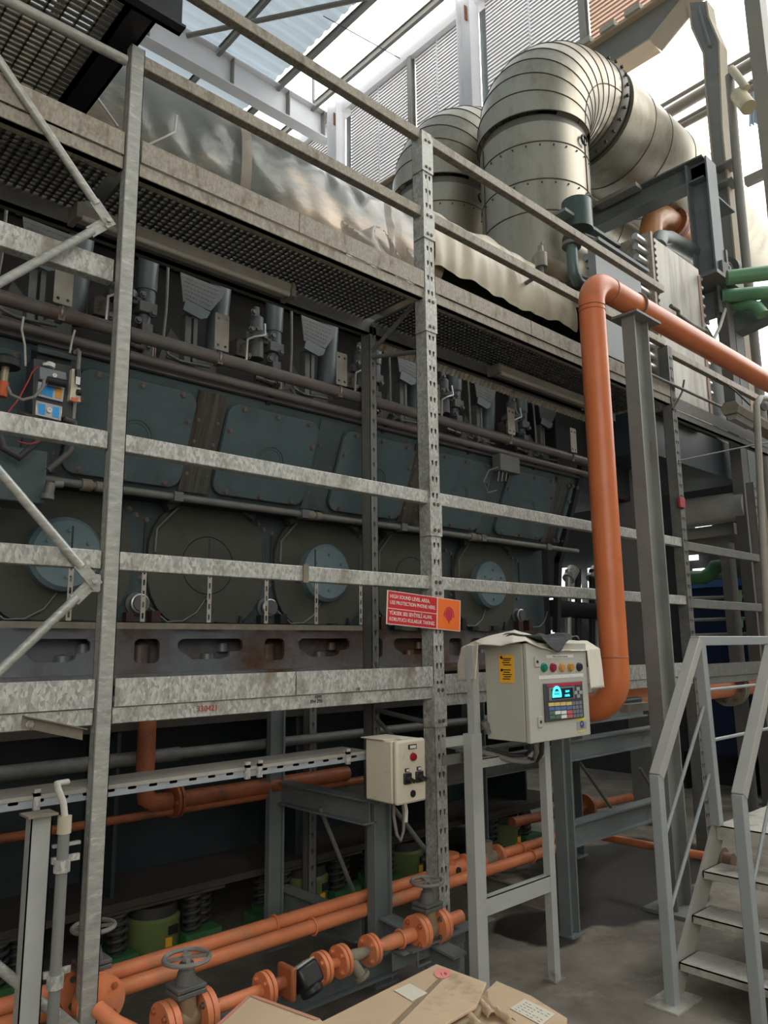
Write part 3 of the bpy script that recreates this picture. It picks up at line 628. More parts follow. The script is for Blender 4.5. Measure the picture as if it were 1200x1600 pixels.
while y < 3.62: mb.box(-.8, 1.05, y-.010, y+.010, 4.175, 4.181); y += .033
part('grating', mb, M('platform_grating', (.30, .27, .22), (.4, .36, .3), .6, .3), pf)
solo('front_tube', MB().tube([at(-40, -25, 'Y', 2.66), at(197, 95, 'Y', 2.66)], .02), galv_post, 'tube running under the black platform to the top of the left post', 'tube')
solo('upper_frame_bar', MB().box(1.10, 1.22, 2.45, 2.62, 4.36, 4.62), black_steel, 'black channel stub standing on the platform corner', 'beam')
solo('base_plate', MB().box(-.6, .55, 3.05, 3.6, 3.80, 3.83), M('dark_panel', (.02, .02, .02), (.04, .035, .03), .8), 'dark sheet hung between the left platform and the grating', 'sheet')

# light fittings under the upper deck
def fitting(x0, x1, y, z, label):
    t = thing('strip_light', label, 'light fitting', ((x0+x1)/2, y, z), 'strip lights under the upper deck')
    part('housing', MB().sweep([(x0, y, z), (x1, y, z)], [(-.05, .02), (-.03, -.035), (.03, -.035), (.05, .02)]), M('fitting_grey', (.24, .225, .2), (.34, .32, .28), .6), t)
    part('tube', MB().tube([(x0+.02, y-.03, z-.035), (x1-.02, y-.03, z-.035)], .014, 10), M('lamp_tube', (.5, .46, .4), None, .3), t)
    part('end_cap', MB().box(x1-.015, x1+.01, y-.055, y+.055, z-.05, z+.022).box(x0-.01, x0+.015, y-.055, y+.055, z-.05, z+.022), dusty, t)
    part('hanger', MB().tube([(x0+.1, y, z), (x0+.1, y, z+.06)], .004, 6).tube([(x1-.1, y, z), (x1-.1, y, z+.06)], .004, 6), galv_dark, t)
fitting(1.10, 2.27, 3.20, 3.535, 'dusty strip light under the upper deck left of the rear post')
fitting(4.05, 5.25, 3.20, 3.535, 'dusty strip light under the upper deck near the orange riser pipe')
# slotted hangers and angle between lower deck and lower guard rail
ta = at(300, 978, 'Y', 3.25).z
ts = thing('slotted_shelf', 'dusty angle rail hung on slotted strips in front of the engine doors', 'shelf', (1.6, 3.25, ta))
part('angle', MB().box(.2, 2.84, 3.25, 3.254, ta-.016, ta+.016).box(.2, 2.84, 3.25, 3.30, ta+.012, ta+.016), dusty, ts)
for u, v in ((103, 968), (219, 975), (323, 980), (413, 985), (492, 985), (562, 988)):
    p = at(u, v, 'Y', 3.245); mb = MB(); w = .022
    for k in range(5): mb.plate(rect(-w/2, w/2, 0, .05), [rrect(-.005, .005, .012, .04, .0045, 2)], (p.x+.01, 3.247, ta+.016+k*.05), X3, Z3, .002)
    part('slotted_strip', mb, M('strip_pale', (.4, .38, .33), (.52, .5, .44), .6, .2) if u == 103 else bpy.data.materials['strip_pale'], ts)
    part('threaded_rod', MB().tube([(p.x+.012, 3.26, ta+.2), (p.x+.012, 3.26, ta+.42)], .004, 6), eng_dark, ts)
# ------------------------------------------------------------------ the engine
PT = .826                                   # cylinder pitch
E0 = thing('diesel_engine', 'huge grey-green diesel engine with a row of covers behind the rack walkway', 'engine', (2.5, 4.8, 1.4))
EX1 = 5.5
YF = 3.9
part('core', MB().box(-.6, EX1-.02, 4.05, 5.5, 1.45, 3.95), eng_dark, E0)
# bed rail with cast pockets
holes = []; big = []; small = []
for k in range(-1, 5):
    x = 1.22+PT*k
    w = .42 if k != 0 else .34
    holes.append([(x+.03, 1.655), (x+w-.02, 1.655), (x+w, 1.635), (x+w, 1.60), (x+w-.02, 1.585), (x+w*.80, 1.58), (x+w*.78, 1.555), (x+w*.68, 1.54), (x+w*.22, 1.54), (x+w*.13, 1.565), (x+.01, 1.59), (x, 1.61), (x, 1.635)])
    holes.append(rrect(x+.575, x+.72, 1.525, 1.655, .03))
part('bed_rail', MB().plate(rect(-.4, EX1, 1.475, 1.70), holes, (0, YF+.02, 0), X3, Z3, .02).box(-.4, EX1, YF, YF+.12, 1.70, 1.715).box(-.4, EX1, 3.76, YF+.02, 1.455, 1.475).box(-.4, EX1, YF+.1, 4.05, 1.45, 1.72), eng_bed, E0)
mb = MB()
for k in range(-1, 5):
    x = 1.22+PT*k
    mb.lathe((x+.24, YF+.10, 1.52), Z3, [(0, 0), (.05, 0), (.045, .05), (0, .06)], 16); mb.lathe((x+.34, YF+.10, 1.58), Z3, [(0, 0), (.04, 0), (.035, .05), (0, .06)], 16)
    mb.lathe((x+.65, YF+.10, 1.52), Z3, [(0, 0), (.055, 0), (.055, .1), (0, .14)], 16)
part('cast_boss', mb, eng_bed, E0)
part('bed_ledge', MB().box(-.4, EX1+.05, 3.70, 4.0, 1.425, 1.455), M('ledge_brown', (.07, .045, .035), (.1, .07, .055), .6), E0)
part('crankcase_wall', MB().box(-.4, EX1, YF, 4.1, 1.715, 2.48), eng, E0)
# doors: octagonal plates, alternately blank (engraved circle) and with a raised round cover
def octa(cx, cz, w, h, c): return [(cx-w, cz-h+c), (cx-w+c, cz-h), (cx+w-c, cz-h), (cx+w, cz-h+c), (cx+w, cz+h-c), (cx+w-c, cz+h), (cx-w+c, cz+h), (cx-w, cz+h-c)]
first = {}
for k in range(-1, 5):
    x = 1.375+PT*k; z = 2.07
    rr_ = [(x+.37*math.copysign(abs(math.cos(t))**.8, math.cos(t)), z+.365*math.copysign(abs(math.sin(t))**.8, math.sin(t))) for t in [2*PI*i/28 for i in range(28)]]
    d = part('crankcase_door', MB().plate(rr_, [], (0, YF, 0), X3, Z3, .035), eng_door, E0)
    part('door_groove', MB().torus((x, YF-.03, z), Y3, .30, .003, 40, 6), eng_dark, d)
    if k % 2 == 0:
        c = part('round_cover', MB().lathe((x, YF-.035, z), (0, -1, 0), [(0, 0), (.185, 0), (.185, .06), (.165, .08), (0, .08)], 40), eng_disc, E0, label='raised pale blue-grey round cover')
        b = MB(); b.lathe((x, YF-.115, z), (0, -1, 0), [(0, .012), (.05, .01), (.055, 0)], 24)
        for i in range(6): a = R(30+60*i); hexbolt(b, (x+.115*math.cos(a), YF-.115, z+.115*math.sin(a)), (0, -1, 0), .009, .009)
        part('cover_bolt', b, eng_disc, c)
    else:
        part('engraved_ring', MB().torus((x, YF-.036, z), Y3, .165, .003, 40, 6), eng_dark, d)
        part('door_plug', MB().lathe((x, YF-.035, z-.19), (0, -1, 0), [(0, 0), (.018, 0), (.018, .02), (0, .02)], 14), bolt_m, d)
    cl = MB()
    for sx in (-1, 1): cl.obox((x+sx*.25, YF-.05, z+.33), V((.035, 0, -.02*sx)), (0, .025, 0), (.012*sx, 0, .022))
    part('door_clamp', cl, eng_door, d)
    cl = MB().tube([(x-.21, YF-.05, z+.31), (x-.33, YF-.05, z+.18), (x-.335, YF-.05, z+.05)], .007, 8)
    part('door_strap', cl, galv_dark, d)
    # fittings between the doors
    xx = x+PT/2
    n_ = part('inspection_nozzle', MB().lathe((xx, YF, 1.84), (0, -1, 0), [(0, 0), (.06, 0), (.06, .015), (.042, .02), (.042, .08), (0, .08)], 24), head_grey, E0)
    part('nozzle_ring', MB().torus((xx, YF-.06, 1.84), Y3, .045, .008, 24, 8), alu, n_)
    part('drain_pot', MB().box(xx-.09, xx-.05, YF-.10, YF-.05, 1.715, 1.79).box(xx+.05, xx+.10, YF-.10, YF-.04, 1.715, 1.80), black if k % 2 else M('maroon_cap_%d' % (k+1), (.06, .022, .02), None, .6), E0)
    part('breather_lead', MB().tube([(xx+.06, YF-.05, 1.82), (xx+.16, YF-.06, 1.745), (xx+.25, YF-.06, 1.75), (xx+.34, YF-.05, 1.80), (xx+.40, YF-.04, 1.88)], .004, 6), cable_m, E0)
    b = MB()
    for i, (dx, dz) in enumerate(((-.06, 2.35), (-.02, 2.32), (.04, 2.30), (-.03, 2.1), (0.03, 1.98))): hexbolt(b, (xx+dx, YF, dz), (0, -1, 0), .013, .014)
    part('wall_bolt', b, bolt_m, E0)
    part('indicator_rod', MB().tube([(xx+.02, YF-.04, 2.02), (xx+.02, YF-.04, 2.28)], .006, 6), eng_dark, E0)
    part('foot_fitting', MB().lathe((x+.22, YF-.04, 1.715), Z3, [(0, 0), (.018, 0), (.018, .04), (.01, .045), (.01, .07), (0, .07)], 10).box(x+.05, x+.12, YF-.06, YF-.02, 1.715, 1.75).box(x-.2, x-.13, YF-.06, YF-.02, 1.715, 1.745), eng_dark, E0)
# sloping upper housing
P0 = V((0, 3.72, 2.43)); P1 = V((0, 3.50, 2.985)); sv = (P1-P0).normalized(); SL = (P1-P0).length; nv = X3.cross(sv)      # towards the viewer
part('upper_housing', MB().sweep([(-.4, 0, 0), (EX1, 0, 0)], [(-y, z) for y, z in ((3.73, 2.43), (3.51, 2.985), (3.60, 3.03), (4.1, 3.03), (4.1, 2.43))]), eng, E0)
part('housing_underside', MB().box(-.4, EX1-.1, 3.74, 4.05, 2.40, 2.43), eng_dark, E0)
part('housing_rim', MB().bar(V((-.4, 3.485, 3.0)), V((EX1, 3.485, 3.0)), .03, .015), pipe_brown, E0)
def on(a, b, h=0): return P0+X3*a+sv*b+nv*h
for k in range(-2, 5):
    x = 2.10+PT*(k-0)-.0
    if x > EX1: continue
    x1 = min(x+.63, EX1-.05)
    c = part('housing_cover', MB().plate(rrect(x, x1, .035, SL-.045, .07, 6), [], on(0, 0, 0), X3, sv, .028), M('cover_paint', (.07, .115, .13), (.098, .145, .158), .38, .1, 4, dirt_or_glint=(.07, .09, .095), dscale=3) if k == -2 else bpy.data.materials['cover_paint'], E0, bevel=.008)
    b = MB()
    for i in range(3):
        for bb_ in (.055, SL-.065): hexbolt(b, on(x+.09+i*(x1-x-.18)/2, bb_, .028), nv, .012, .014)
    for xx in (x+.03, x1-.03):
        for bb_ in (.2, .4): hexbolt(b, on(xx, bb_, .028), nv, .012, .014)
    part('cover_bolt', b, bolt_m, c)
    cx = x+.33; cy = SL*.44
    if cx < EX1-.2:
        part('emblem_ring', MB().torus(on(cx, cy, .028), nv, .092, .004, 36, 6).torus(on(cx, cy, .028), nv, .075, .0025, 36, 6), eng, c)
        e = text('MAN', .052, eng, on(cx, cy-.012, .029), X3, sv, c, 'emblem_letters', .004, bold=.01)
    # strip panel between covers
    xa = x+.638
    if xa+.1 < EX1:
        part('strip_panel', MB().plate(rect(xa, xa+.178, .02, SL-.02), [], on(0, 0, 0), X3, sv, .008), eng_stain if k % 2 else eng, E0, label='oil-streaked strip' if k % 2 else None)
        b = MB()
        for aa in (.03, .148):
            for bb_ in (.12, .3, .42): hexbolt(b, on(xa+aa, bb_, .008), nv, .007, .006)
        part('strip_bolt', b, bolt_m, E0)
# end face of the housing with frame
part('end_frame', MB().bar((EX1+.02, 3.74, 2.3), (EX1+.02, 3.46, 3.1), .05, .05).bar((EX1+.02, 3.8, 1.7), (EX1+.02, 3.74, 2.35), .05, .05), eng_dark, E0)
# pipes along the engine
pp = lambda y, z0, r, m, nm, x0=-.3, x1=5.6: part(nm, MB().tube([(x0, y, z0), (x1, y, z0)], r, 18), m, E0)
pp(3.40, 3.125, .034, pipe_brown, 'fuel_pipe'); pp(3.44, 3.03, .024, pipe_brown, 'return_pipe')
pp(3.60, 2.385, .020, galv_dark, 'drain_pipe')
mb = MB()
for k in range(-1, 6): mb.box(1.0+PT*k, 1.05+PT*k, 3.57, 3.63, 2.36, 2.41)
part('pipe_clamp', mb, head_grey, E0)
mb = MB()
for x in (1.35, 2.7, 4.2): mb.lathe((x, 3.60, 2.385), X3, [(0, 0), (.03, 0), (.03, .05), (0, .05)], 10).lathe((x+.07, 3.60, 2.385), X3, [(0, 0), (.026, 0), (.026, .04), (0, .04)], 10)
part('pipe_union', mb, dusty, E0)
mb = MB()
for x in (1.45, 2.35, 3.25, 4.1, 4.9): mb.bar((x, 3.52, 2.98), (x+.02, 3.44, 3.09), .03, .02)
part('pipe_support', mb, eng_dark, E0)
mb = MB()
for x in (2.42, 3.3, 4.15): mb.tube([(x, 3.5, 3.03), (x, 3.46, 3.07), (x+.05, 3.45, 3.09), (x+.08, 3.45, 3.06), (x+.08, 3.48, 3.02)], .008, 8)
part('lifting_eye', mb, head_grey, E0)
# cylinder heads
part('head_gallery', MB().box(-.4, EX1, 3.98, 4.1, 3.0, 3.95).box(-.4, EX1, 3.55, 4.0, 3.03, 3.06), M('gallery_dark', (.022, .026, .028), (.05, .042, .035), .7), E0)
part('upper_gallery_beam', MB().box(-.4, EX1, 3.75, 4.0, 3.85, 3.95), eng_dark, E0)
unit = []
def U_(nm, mb, m, **k):
    n0 = set(C.objects); o = part(nm, mb, m, E0, **k); unit.extend([x for x in C.objects if x not in n0]); return o
def w6(u, v): p = at(u, v, 'Y', 3.6); return p
xb = 1.96
q = [w6(281, 426), w6(350, 453), w6(346, 466), w6(326, 492), w6(284, 482), w6(288, 470)]
tp = MB().plate([(p.x, p.z) for p in q[:3]]+[(w6(328, 487).x, w6(328, 487).z)]+[(q[5].x-.01, q[5].z-.01)], [], (0, 3.6, 0), X3, Z3, .008)
st = U_('tread_plate', tp, head_grey)
kn = MB()
for i in range(9):
    for j in range(6):
        a_ = .07+i*.1; b_ = .12+j*.15
        pL = q[0].lerp(q[5], b_); pR = q[1].lerp(q[3], b_); p = pL.lerp(pR, min(.95, a_ + (.03 if j % 2 else 0)))
        kn.obox(p+V((0, -.008, 0)), V((.009, 0, .004)), (0, .002, 0), V((-.001, 0, .003)))
o_ = part('tread_knob', kn, head_grey, st)
lp4 = [w6(*p) for p in ((288, 471), (327, 489), (322, 498), (312, 500), (284, 485))]
U_('tread_lip', MB().plate([(p.x, p.z) for p in lp4], [], (0, 3.597, 0), X3, Z3, .012), head_blue)
U_('tread_post', MB().obox((1.90, 3.66, 3.30), (.018, 0, 0), (0, .03, 0), (0, 0, .14)).obox((1.95, 3.66, 3.30), (.012, 0, 0), (0, .02, 0), (0, 0, .13)), head_grey)
q0 = at(343, 522, 'Y', 3.38)
U_('bracket_plate', MB().plate(rrect(q0.x-.042, q0.x+.042, q0.z-.10, q0.z+.105, .006), [circ(q0.x+dx, q0.z+dz, .008) for dx in (-.022, .022) for dz in (-.075, .075)], (0, 3.36, 0), X3, Z3, .006), bright_plate, label='bright four-hole bracket plate')
U_('bracket_foot', MB().box(q0.x-.01, q0.x+.02, 3.37, 3.42, q0.z-.17, q0.z-.10).torus((q0.x+.005, 3.40, 3.125), X3, .038, .008, 20, 6), bolt_m)
U_('push_rod_tube', MB().lathe((1.655, 3.66, 3.30), V((.02, -.02, 1)), [(0, 0), (.035, 0), (.035, .12), (.05, .12), (.05, .20), (.056, .20), (.056, .40), (.062, .40), (.062, .43), (.05, .45), (.05, .49), (0, .49)], 24), head_blue)
U_('push_rod_block', MB().box(1.60, 1.70, 3.6, 3.68, 3.36, 3.42).box(1.62, 1.68, 3.60, 3.70, 3.08, 3.3), head_grey, bevel=.004)
U_('exhaust_tube', MB().cyl((2.13, 3.74, 3.25), (2.16, 3.72, 3.9), .062), head_blue)
U_('fuel_pump', MB().lathe((2.36, 3.66, 3.30), Z3, [(0, 0), (.05, 0), (.05, .12), (.075, .12), (.075, .16), (.045, .17), (.045, .26), (.02, .28), (.02, .33), (0, .33)], 20).box(2.27, 2.47, 3.62, 3.70, 3.40, 3.44), head_grey, bevel=.003)
b = MB()
for x, z in ((2.29, 3.45), (2.33, 3.46), (2.44, 3.45), (2.3, 3.56), (2.27, 3.28), (2.42, 3.3), (2.40, 3.22), (2.33, 3.2), (2.5, 3.36), (2.48, 3.17)): hexbolt(b, (x, 3.60, z), (0, -1, 0), .014, .02)
U_('pump_bolt', b, head_grey)
U_('linkage', MB().cyl((2.36, 3.6, 3.22), (2.48, 3.6, 3.20), .022).cyl((2.32, 3.6, 3.16), (2.45, 3.58, 3.14), .016).box(2.18, 2.26, 3.58, 3.66, 3.26, 3.36).cyl((2.52, 3.62, 3.1), (2.52, 3.62, 3.2), .018), M('oily_metal', (.08, .07, .06), (.2, .17, .14), .3, .6, 20))
U_('injection_line', MB().tube([(2.24, 3.57, 3.22), (2.24, 3.56, 3.36), (2.28, 3.55, 3.385), (2.36, 3.56, 3.42), (2.37, 3.58, 3.5)], .007, 8), steelpipe)
U_('starting_air_line', MB().tube([(1.75, 3.6, 3.72), (1.74, 3.58, 3.4), (1.72, 3.56, 3.22), (1.75, 3.56, 3.14), (1.82, 3.56, 3.12), (2.0, 3.56, 3.13)], .008, 8), galv_dark)
U_('copper_hook', MB().tube(arc((1.80, 3.6, 3.69), (1, 0, 0), (0, 0, 1), .03, 90, -100, 8), .011, 8), M('copper_brown', (.25, .11, .08)))
U_('side_web', MB().plate([(1.83, 3.36), (1.98, 3.20), (2.12, 3.30), (2.12, 3.12), (1.75, 3.12)], [], (0, 3.72, 0), X3, Z3, .02).cyl((1.78, 3.64, 3.16), (1.95, 3.64, 3.15), .01), head_grey)
for o in list(unit):
    for k in (-1, 1, 2, 3, 4):
        if k == 4 and o.name.startswith(('exhaust', 'fuel', 'pump', 'linkage', 'injection')): continue
        shift(o, (PT*k, 0, 0))
part('added_turbo_block', MB().box(EX1-.1, 6.75, 3.62, 6.0, 2.95, 4.35).box(5.7, 6.4, 3.9, 4.6, 4.35, 4.9).box(5.7, 6.4, 5.1, 5.8, 4.35, 4.75), eng_dark, E0)  # dark block under the turbos, added to close a bright leak
part('end_flywheel_guard', MB().box(EX1-.05, 6.3, 4.4, 5.5, 1.2, 2.95), eng_dark, E0)
# small junction box on the covers
jb = part('junction_box', MB().box(*sorted((at(778, 740, 'Y', 3.4).x, at(808, 740, 'Y', 3.4).x)), 3.37, 3.45, at(790, 738, 'Y', 3.4).z, at(790, 712, 'Y', 3.4).z), head_grey, E0, bevel=.005)
lead = MB()
for u in (780, 786, 792): lead.tube([at(u, 736, 'Y', 3.4), at(u-2, 752, 'Y', 3.4)], .005, 6)
lead.tube([at(778, 730, 'Y', 3.4), at(764, 735, 'Y', 3.42), at(756, 752, 'Y', 3.45), at(762, 770, 'Y', 3.48), at(776, 766, 'Y', 3.5)], .005, 6)
part('junction_lead', lead, cable_m, jb)

# governor / actuator unit at the left, blue labels
g = lambda u, v, y=3.30: at(u, v, 'Y', y)
gt = thing('governor', 'small grey engine governor with bright blue labels at the left edge', 'governor', g(70, 640))
def gp(nm, pts, m, y=3.30, th=.03, **k):
    return part(nm, MB().plate([(g(u, v, y).x, g(u, v, y).z) for u, v in pts], [], (0, y, 0), X3, Z3, -th), m, gt, **k)
gp('body', [(53, 560), (112, 572), (112, 652), (50, 652)], dgrey, 3.33, .10)
gp('upper_cover', [(62, 572), (104, 582), (106, 600), (62, 592)], M('gov_grey', (.20, .23, .25), (.26, .29, .31), .4, .3), 3.31, .03, bevel=.004)
gp('name_panel', [(60, 596), (101, 606), (98, 628), (58, 618)], alu, 3.315, .02)
gp('blue_label', [(64, 601), (84, 605), (82, 621), (63, 615)], blue_m, 3.313, .004, label='bright blue label'); gp('warning_label', [(88, 606), (97, 608), (96, 623), (87, 621)], M('gov_orange', (.85, .38, .05)), 3.313, .004, label='small orange label')
gp('lower_cover', [(56, 625), (98, 635), (96, 658), (55, 648)], alu, 3.30, .04, bevel=.003)
gp('blue_label', [(60, 630), (71, 632), (70, 649), (60, 646)], blue_m, 3.298, .004); gp('blue_label', [(83, 635), (93, 637), (92, 653), (82, 651)], blue_m, 3.298, .004)
part('socket_screw', MB().lathe(g(77, 641, 3.296), (0, -1, 0), [(0, 0), (.012, 0), (.012, .006), (.005, .006), (.005, 0)], 12).lathe(g(85, 587, 3.30), (0, -1, 0), [(0, 0), (.010, 0), (.010, .006), (.004, .006), (.004, 0)], 12), white_p, gt)
part('cable_gland', MB().cyl(g(74, 594, 3.28), g(104, 600, 3.28), .018), black, gt)
part('white_cap', MB().cyl(g(78, 574, 3.32), g(80, 568, 3.32), .02).cyl(g(72, 572, 3.32), g(72, 568, 3.32), .014), white_p, gt)
part('loop_cable', MB().tube([g(69, 593, 3.27), g(67, 605, 3.26), g(54, 620, 3.25), g(35, 625, 3.25), g(18, 617, 3.25), g(12, 605, 3.27)], .007, 8), cable_m, gt)
part('red_wire', MB().tube([g(60, 572, 3.27), g(50, 582, 3.26), g(46, 592, 3.26), g(30, 622, 3.25), g(12, 645, 3.25)], .003, 6).tube([g(28, 690, 3.27), g(45, 694, 3.27), g(62, 690, 3.27)], .003, 6), M('wire_red', (.4, .05, .04)), gt)
vt = thing('solenoid_valve', 'cream solenoid valve with orange mark right of the blue-labelled governor', 'valve', g(118, 610))
part('body', MB().plate([(g(u, v, 3.3).x, g(u, v, 3.3).z) for u, v in ((113, 576), (119, 577), (121, 605), (126, 606), (126, 628), (109, 625))], [], (0, 3.3, 0), X3, Z3, -.03), cream, vt)
part('coil', MB().cyl(g(122, 600, 3.28), g(122, 578, 3.28), .014), black, vt); part('coil_label', MB().box(g(119, 590, 3.26).x, g(126, 590, 3.26).x, 3.262, 3.264, g(120, 600, 3.26).z, g(120, 588, 3.26).z), white_p, vt)
part('knob', MB().cyl(g(120, 613, 3.26), g(126, 614, 3.26), .014), black, vt); part('orange_label', MB().box(g(112, 620, 3.26).x, g(123, 620, 3.26).x, 3.262, 3.265, g(117, 627, 3.26).z, g(117, 621, 3.26).z), M('label_orange2', (.8, .2, .06)), vt)
part('hose', MB().tube([g(122, 580, 3.3), g(124, 550, 3.3), g(122, 547, 3.32), g(116, 552, 3.34)], .009, 8).tube([g(117, 629, 3.3), g(115, 655, 3.3)], .008, 8), cable_m, vt)
ht_ = thing('terminal_housing', 'dark sloping terminal housing above the blue-labelled governor', 'housing', g(85, 555, 3.38))
part('lid', MB().obox(g(84, 552, 3.38), V((.085, 0, 0)), V((0, .05, .02)), V((0, -.004, .012))), M('lid_blue', (.07, .095, .10)), ht_, bevel=.006)
part('underside', MB().obox(g(80, 560, 3.40), V((.075, 0, 0)), V((0, .04, 0)), V((0, 0, .035))), eng_dark, ht_)
lt_ = thing('oil_lever', 'brass and orange lever fitting at the very left edge', 'lever', g(5, 600, 3.25))
part('cap', MB().lathe(g(8, 570, 3.3), Z3, [(0, -.01), (.06, -.01), (.06, .02), (.03, .04), (0, .04)], 20), eng_dark, lt_)
part('stem', MB().cyl(g(6, 597, 3.3), g(9, 574, 3.3), .016), M('brass_dull', (.35, .3, .2), None, .5, .5), lt_); part('band', MB().cyl(g(3, 620, 3.3), g(6, 597, 3.3), .02), M('red_orange', (.6, .12, .03)), lt_)
lb_ = thing('servo_box', 'dark green servo box below the governor at the left edge', 'housing', g(40, 740, 3.36))
part('casing', MB().box(g(-60, 700, 3.36).x, g(70, 780, 3.36).x, 3.36, 3.55, g(40, 785, 3.36).z, g(40, 700, 3.36).z), eng, lb_, bevel=.006)
part('hose', MB().tube([g(30, 645, 3.34), g(55, 655, 3.3), g(58, 690, 3.3), g(30, 715, 3.3), g(5, 700, 3.3), g(-5, 660, 3.3)], .016, 10), rubber, lb_)
part('conduit', MB().tube([g(100, 654, 3.3), g(116, 660, 3.3), g(120, 680, 3.3), g(110, 705, 3.3), g(75, 735, 3.32)], .014, 10), M('conduit_black', (.05, .05, .05), (.09, .09, .09)), lb_)
part('elbow_fitting', MB().cyl(g(98, 757, 3.33), g(84, 756, 3.33), .016).cyl(g(80, 755, 3.33), g(76, 772, 3.33), .02).cyl(g(75, 772, 3.33), g(74, 780, 3.33), .026), galv_dark, lb_)
for pts, lb in (([(37, 495), (34, 515), (39, 540), (40, 572)], 'thin pale cable hanging left of the governor'), ([(117, 516), (113, 530), (109, 552)], 'thin pale cable hanging above the governor')):
    solo('hanging_cable', MB().tube([g(u, v, 3.36) for u, v in pts], .005, 8), cable_w, lb, 'cable')

# ------------------------------------------------------------------ foundation and isolators
ft = thing('engine_foundation', 'dark steel box foundation under the engine with a dirty ledge', 'foundation', (2.5, 4.7, .3))
part('box_beam', MB().box(-1, EX1+.1, 4.35, 5.6, .36, 1.425), found, ft)
part('bottom_ledge', MB().box(-1, EX1+.1, 3.86, 5.7, .325, .36), found_top, ft)
mb = MB()
for x in (.6, 1.75, 2.9, 4.05, 5.2): mb.box(x, x+.02, 3.95, 4.35, .36, 1.425)
part('web_rib', mb, found, ft)
part('side_sill', MB().box(-1, EX1+.1, 3.92, 3.98, 1.18, 1.425), M('sill_brown', (.06, .055, .05), (.09, .08, .07), .7), ft)
solo('foundation_pipe', MB().tube([(-.5, 3.75, 1.06), (2.0, 3.75, 1.06)], .035).tube([(2.0, 3.75, 1.06), (5.4, 3.75, 1.06)], .028), galv_dark, 'grey pipe running in the shade under the walkway', 'pipe')
def isolator(x, y, label, yel=True):
    t = thing('spring_isolator', label, 'spring isolator', (x, y, 0), 'spring isolators under the engine')
    part('housing', MB().lathe((x, y, .02), Z3, [(0, 0), (.135, 0), (.14, .2), (.125, .215), (0, .215)], 28), olive, t)
    part('base', MB().plate(octa(x, 0, .38, .13, .05), [], (0, y, .0), X3, Y3, .0001).box(x-.36, x+.36, y-.12, y+.12, 0, .07).box(x-.30, x-.13, y-.13, y+.13, .07, .11).box(x+.13, x+.34, y-.13, y+.13, .07, .12), green, t, bevel=.004)
    part('cap', MB().cyl((x, y, .235), (x, y, .29), .125), rubber, t)
    for dx, dy in ((-.22, -.07), (.19, -.07), (.29, 0.0), (-.30, .03)):
        mb = MB(); pts = [V((x+dx+.042*math.cos(a), y+dy+.042*math.sin(a), .115+.19*i/56)) for i, a in enumerate([2*PI*5*i/56 for i in range(57)])]
        part('spring', mb.tube(pts, .011, 8).cyl((x+dx, y+dy, .11), (x+dx, y+dy, .31), .028), rubber, t)
    part('top_plate', MB().box(x-.36, x+.36, y-.12, y+.12, .308, .322), found_top, t)
    if yel: part('yellow_label', MB().obox((x+.025, y-.139, .12), (.018, 0, 0), (0, .003, 0), (0, 0, .022)), yellow, t); part('type_plate', MB().obox((x+.05, y-.135, .175), (.028, .005, 0), (0, .006, 0), (0, 0, .02)), black, t)
for x, lb in ((1.03, 'green spring isolator at the left edge under the foundation'), (2.0, 'olive green spring isolator right of the plain left post'), (3.0, 'green spring isolator in the shade behind the square grey column'), (3.84, 'green spring isolator left of the middle post foot'), (4.92, 'green spring isolator seen between the legs of the control stand')):
    isolator(x, 3.98, lb)
# ------------------------------------------------------------------ cooler, silencer and steel on the right
CY = 3.05
c = lambda u, v, y=CY: at(u, v, 'Y', y)
ck = thing('charge_air_cooler', 'tall dirty steel cooler with a bolted pale side panel behind the orange pipe', 'cooler', (6.8, 3.6, 3.7))
x0 = c(1040, 520).x-.38; xp0 = c(1030, 480).x; xp1 = c(1100, 520).x; zb = c(1050, 645).z; zt_ = c(1022, 372).z
part('side_panel', MB().box(xp0, xp1, CY, CY+.03, zb, zt_), M('cooler_panel', (.30, .29, .25), (.42, .405, .36), .5, .4, 3, dirt_or_glint=(.22, .2, .17), dscale=2, dthr=.52, stretch=(4, 1, .35)), ck)
part('casing', MB().box(xp0+.04, xp1-.04, CY+.03, 3.95, zb, zt_-.05), M('cooler_case', (.16, .17, .165), (.24, .245, .23), .5, .2), ck)
part('rust_edge', MB().box(xp1-.035, xp1+.02, CY-.008, CY+.03, zb+.1, zt_-.08), M('rusty_strip', (.42, .24, .18), (.35, .3, .25), .8, 0, 8, stretch=(1, 1, 2)), ck)
part('tube_sheet', MB().box(xp0-.06, xp0-.02, CY, 3.5, zb, zt_+.05), galv_old, ck)
mb = MB()
for i in range(16):
    z = zb+.1+i*(zt_-zb-.15)/15; mb.cyl((xp0-.25, CY+.06, z), (xp0-.05, CY+.06, z), .03)
    if i > 2: mb.cyl((xp1+.0, CY+.04, z), (xp1+.12, CY+.04, z), .028)
part('tube_plug', mb, alu, ck)
mb = MB()
for i in range(26): hexbolt(mb, (xp0-.02+.03, CY-.001, zb+.05+i*(zt_-zb-.1)/25), (0, -1, 0), .012, .01)
part('panel_bolt', mb, bolt_m, ck)
ga_, gb_ = c(937, 395), c(1012, 560)
part('air_box', MB().box(c(937, 450).x, xp0-.28, CY+.02, CY+.09, 3.95, 4.93), M('air_box_grey', (.19, .21, .22), (.25, .27, .275), .5, .05, 2), ck)
part('air_box_rim', MB().box(c(937, 450).x-.02, xp0-.2, CY-.03, CY+.06, 4.92, 4.95).box(xp0-1.0, xp0-.06, CY+.3, 3.5, 5.36, 5.39), blue_grey, ck)
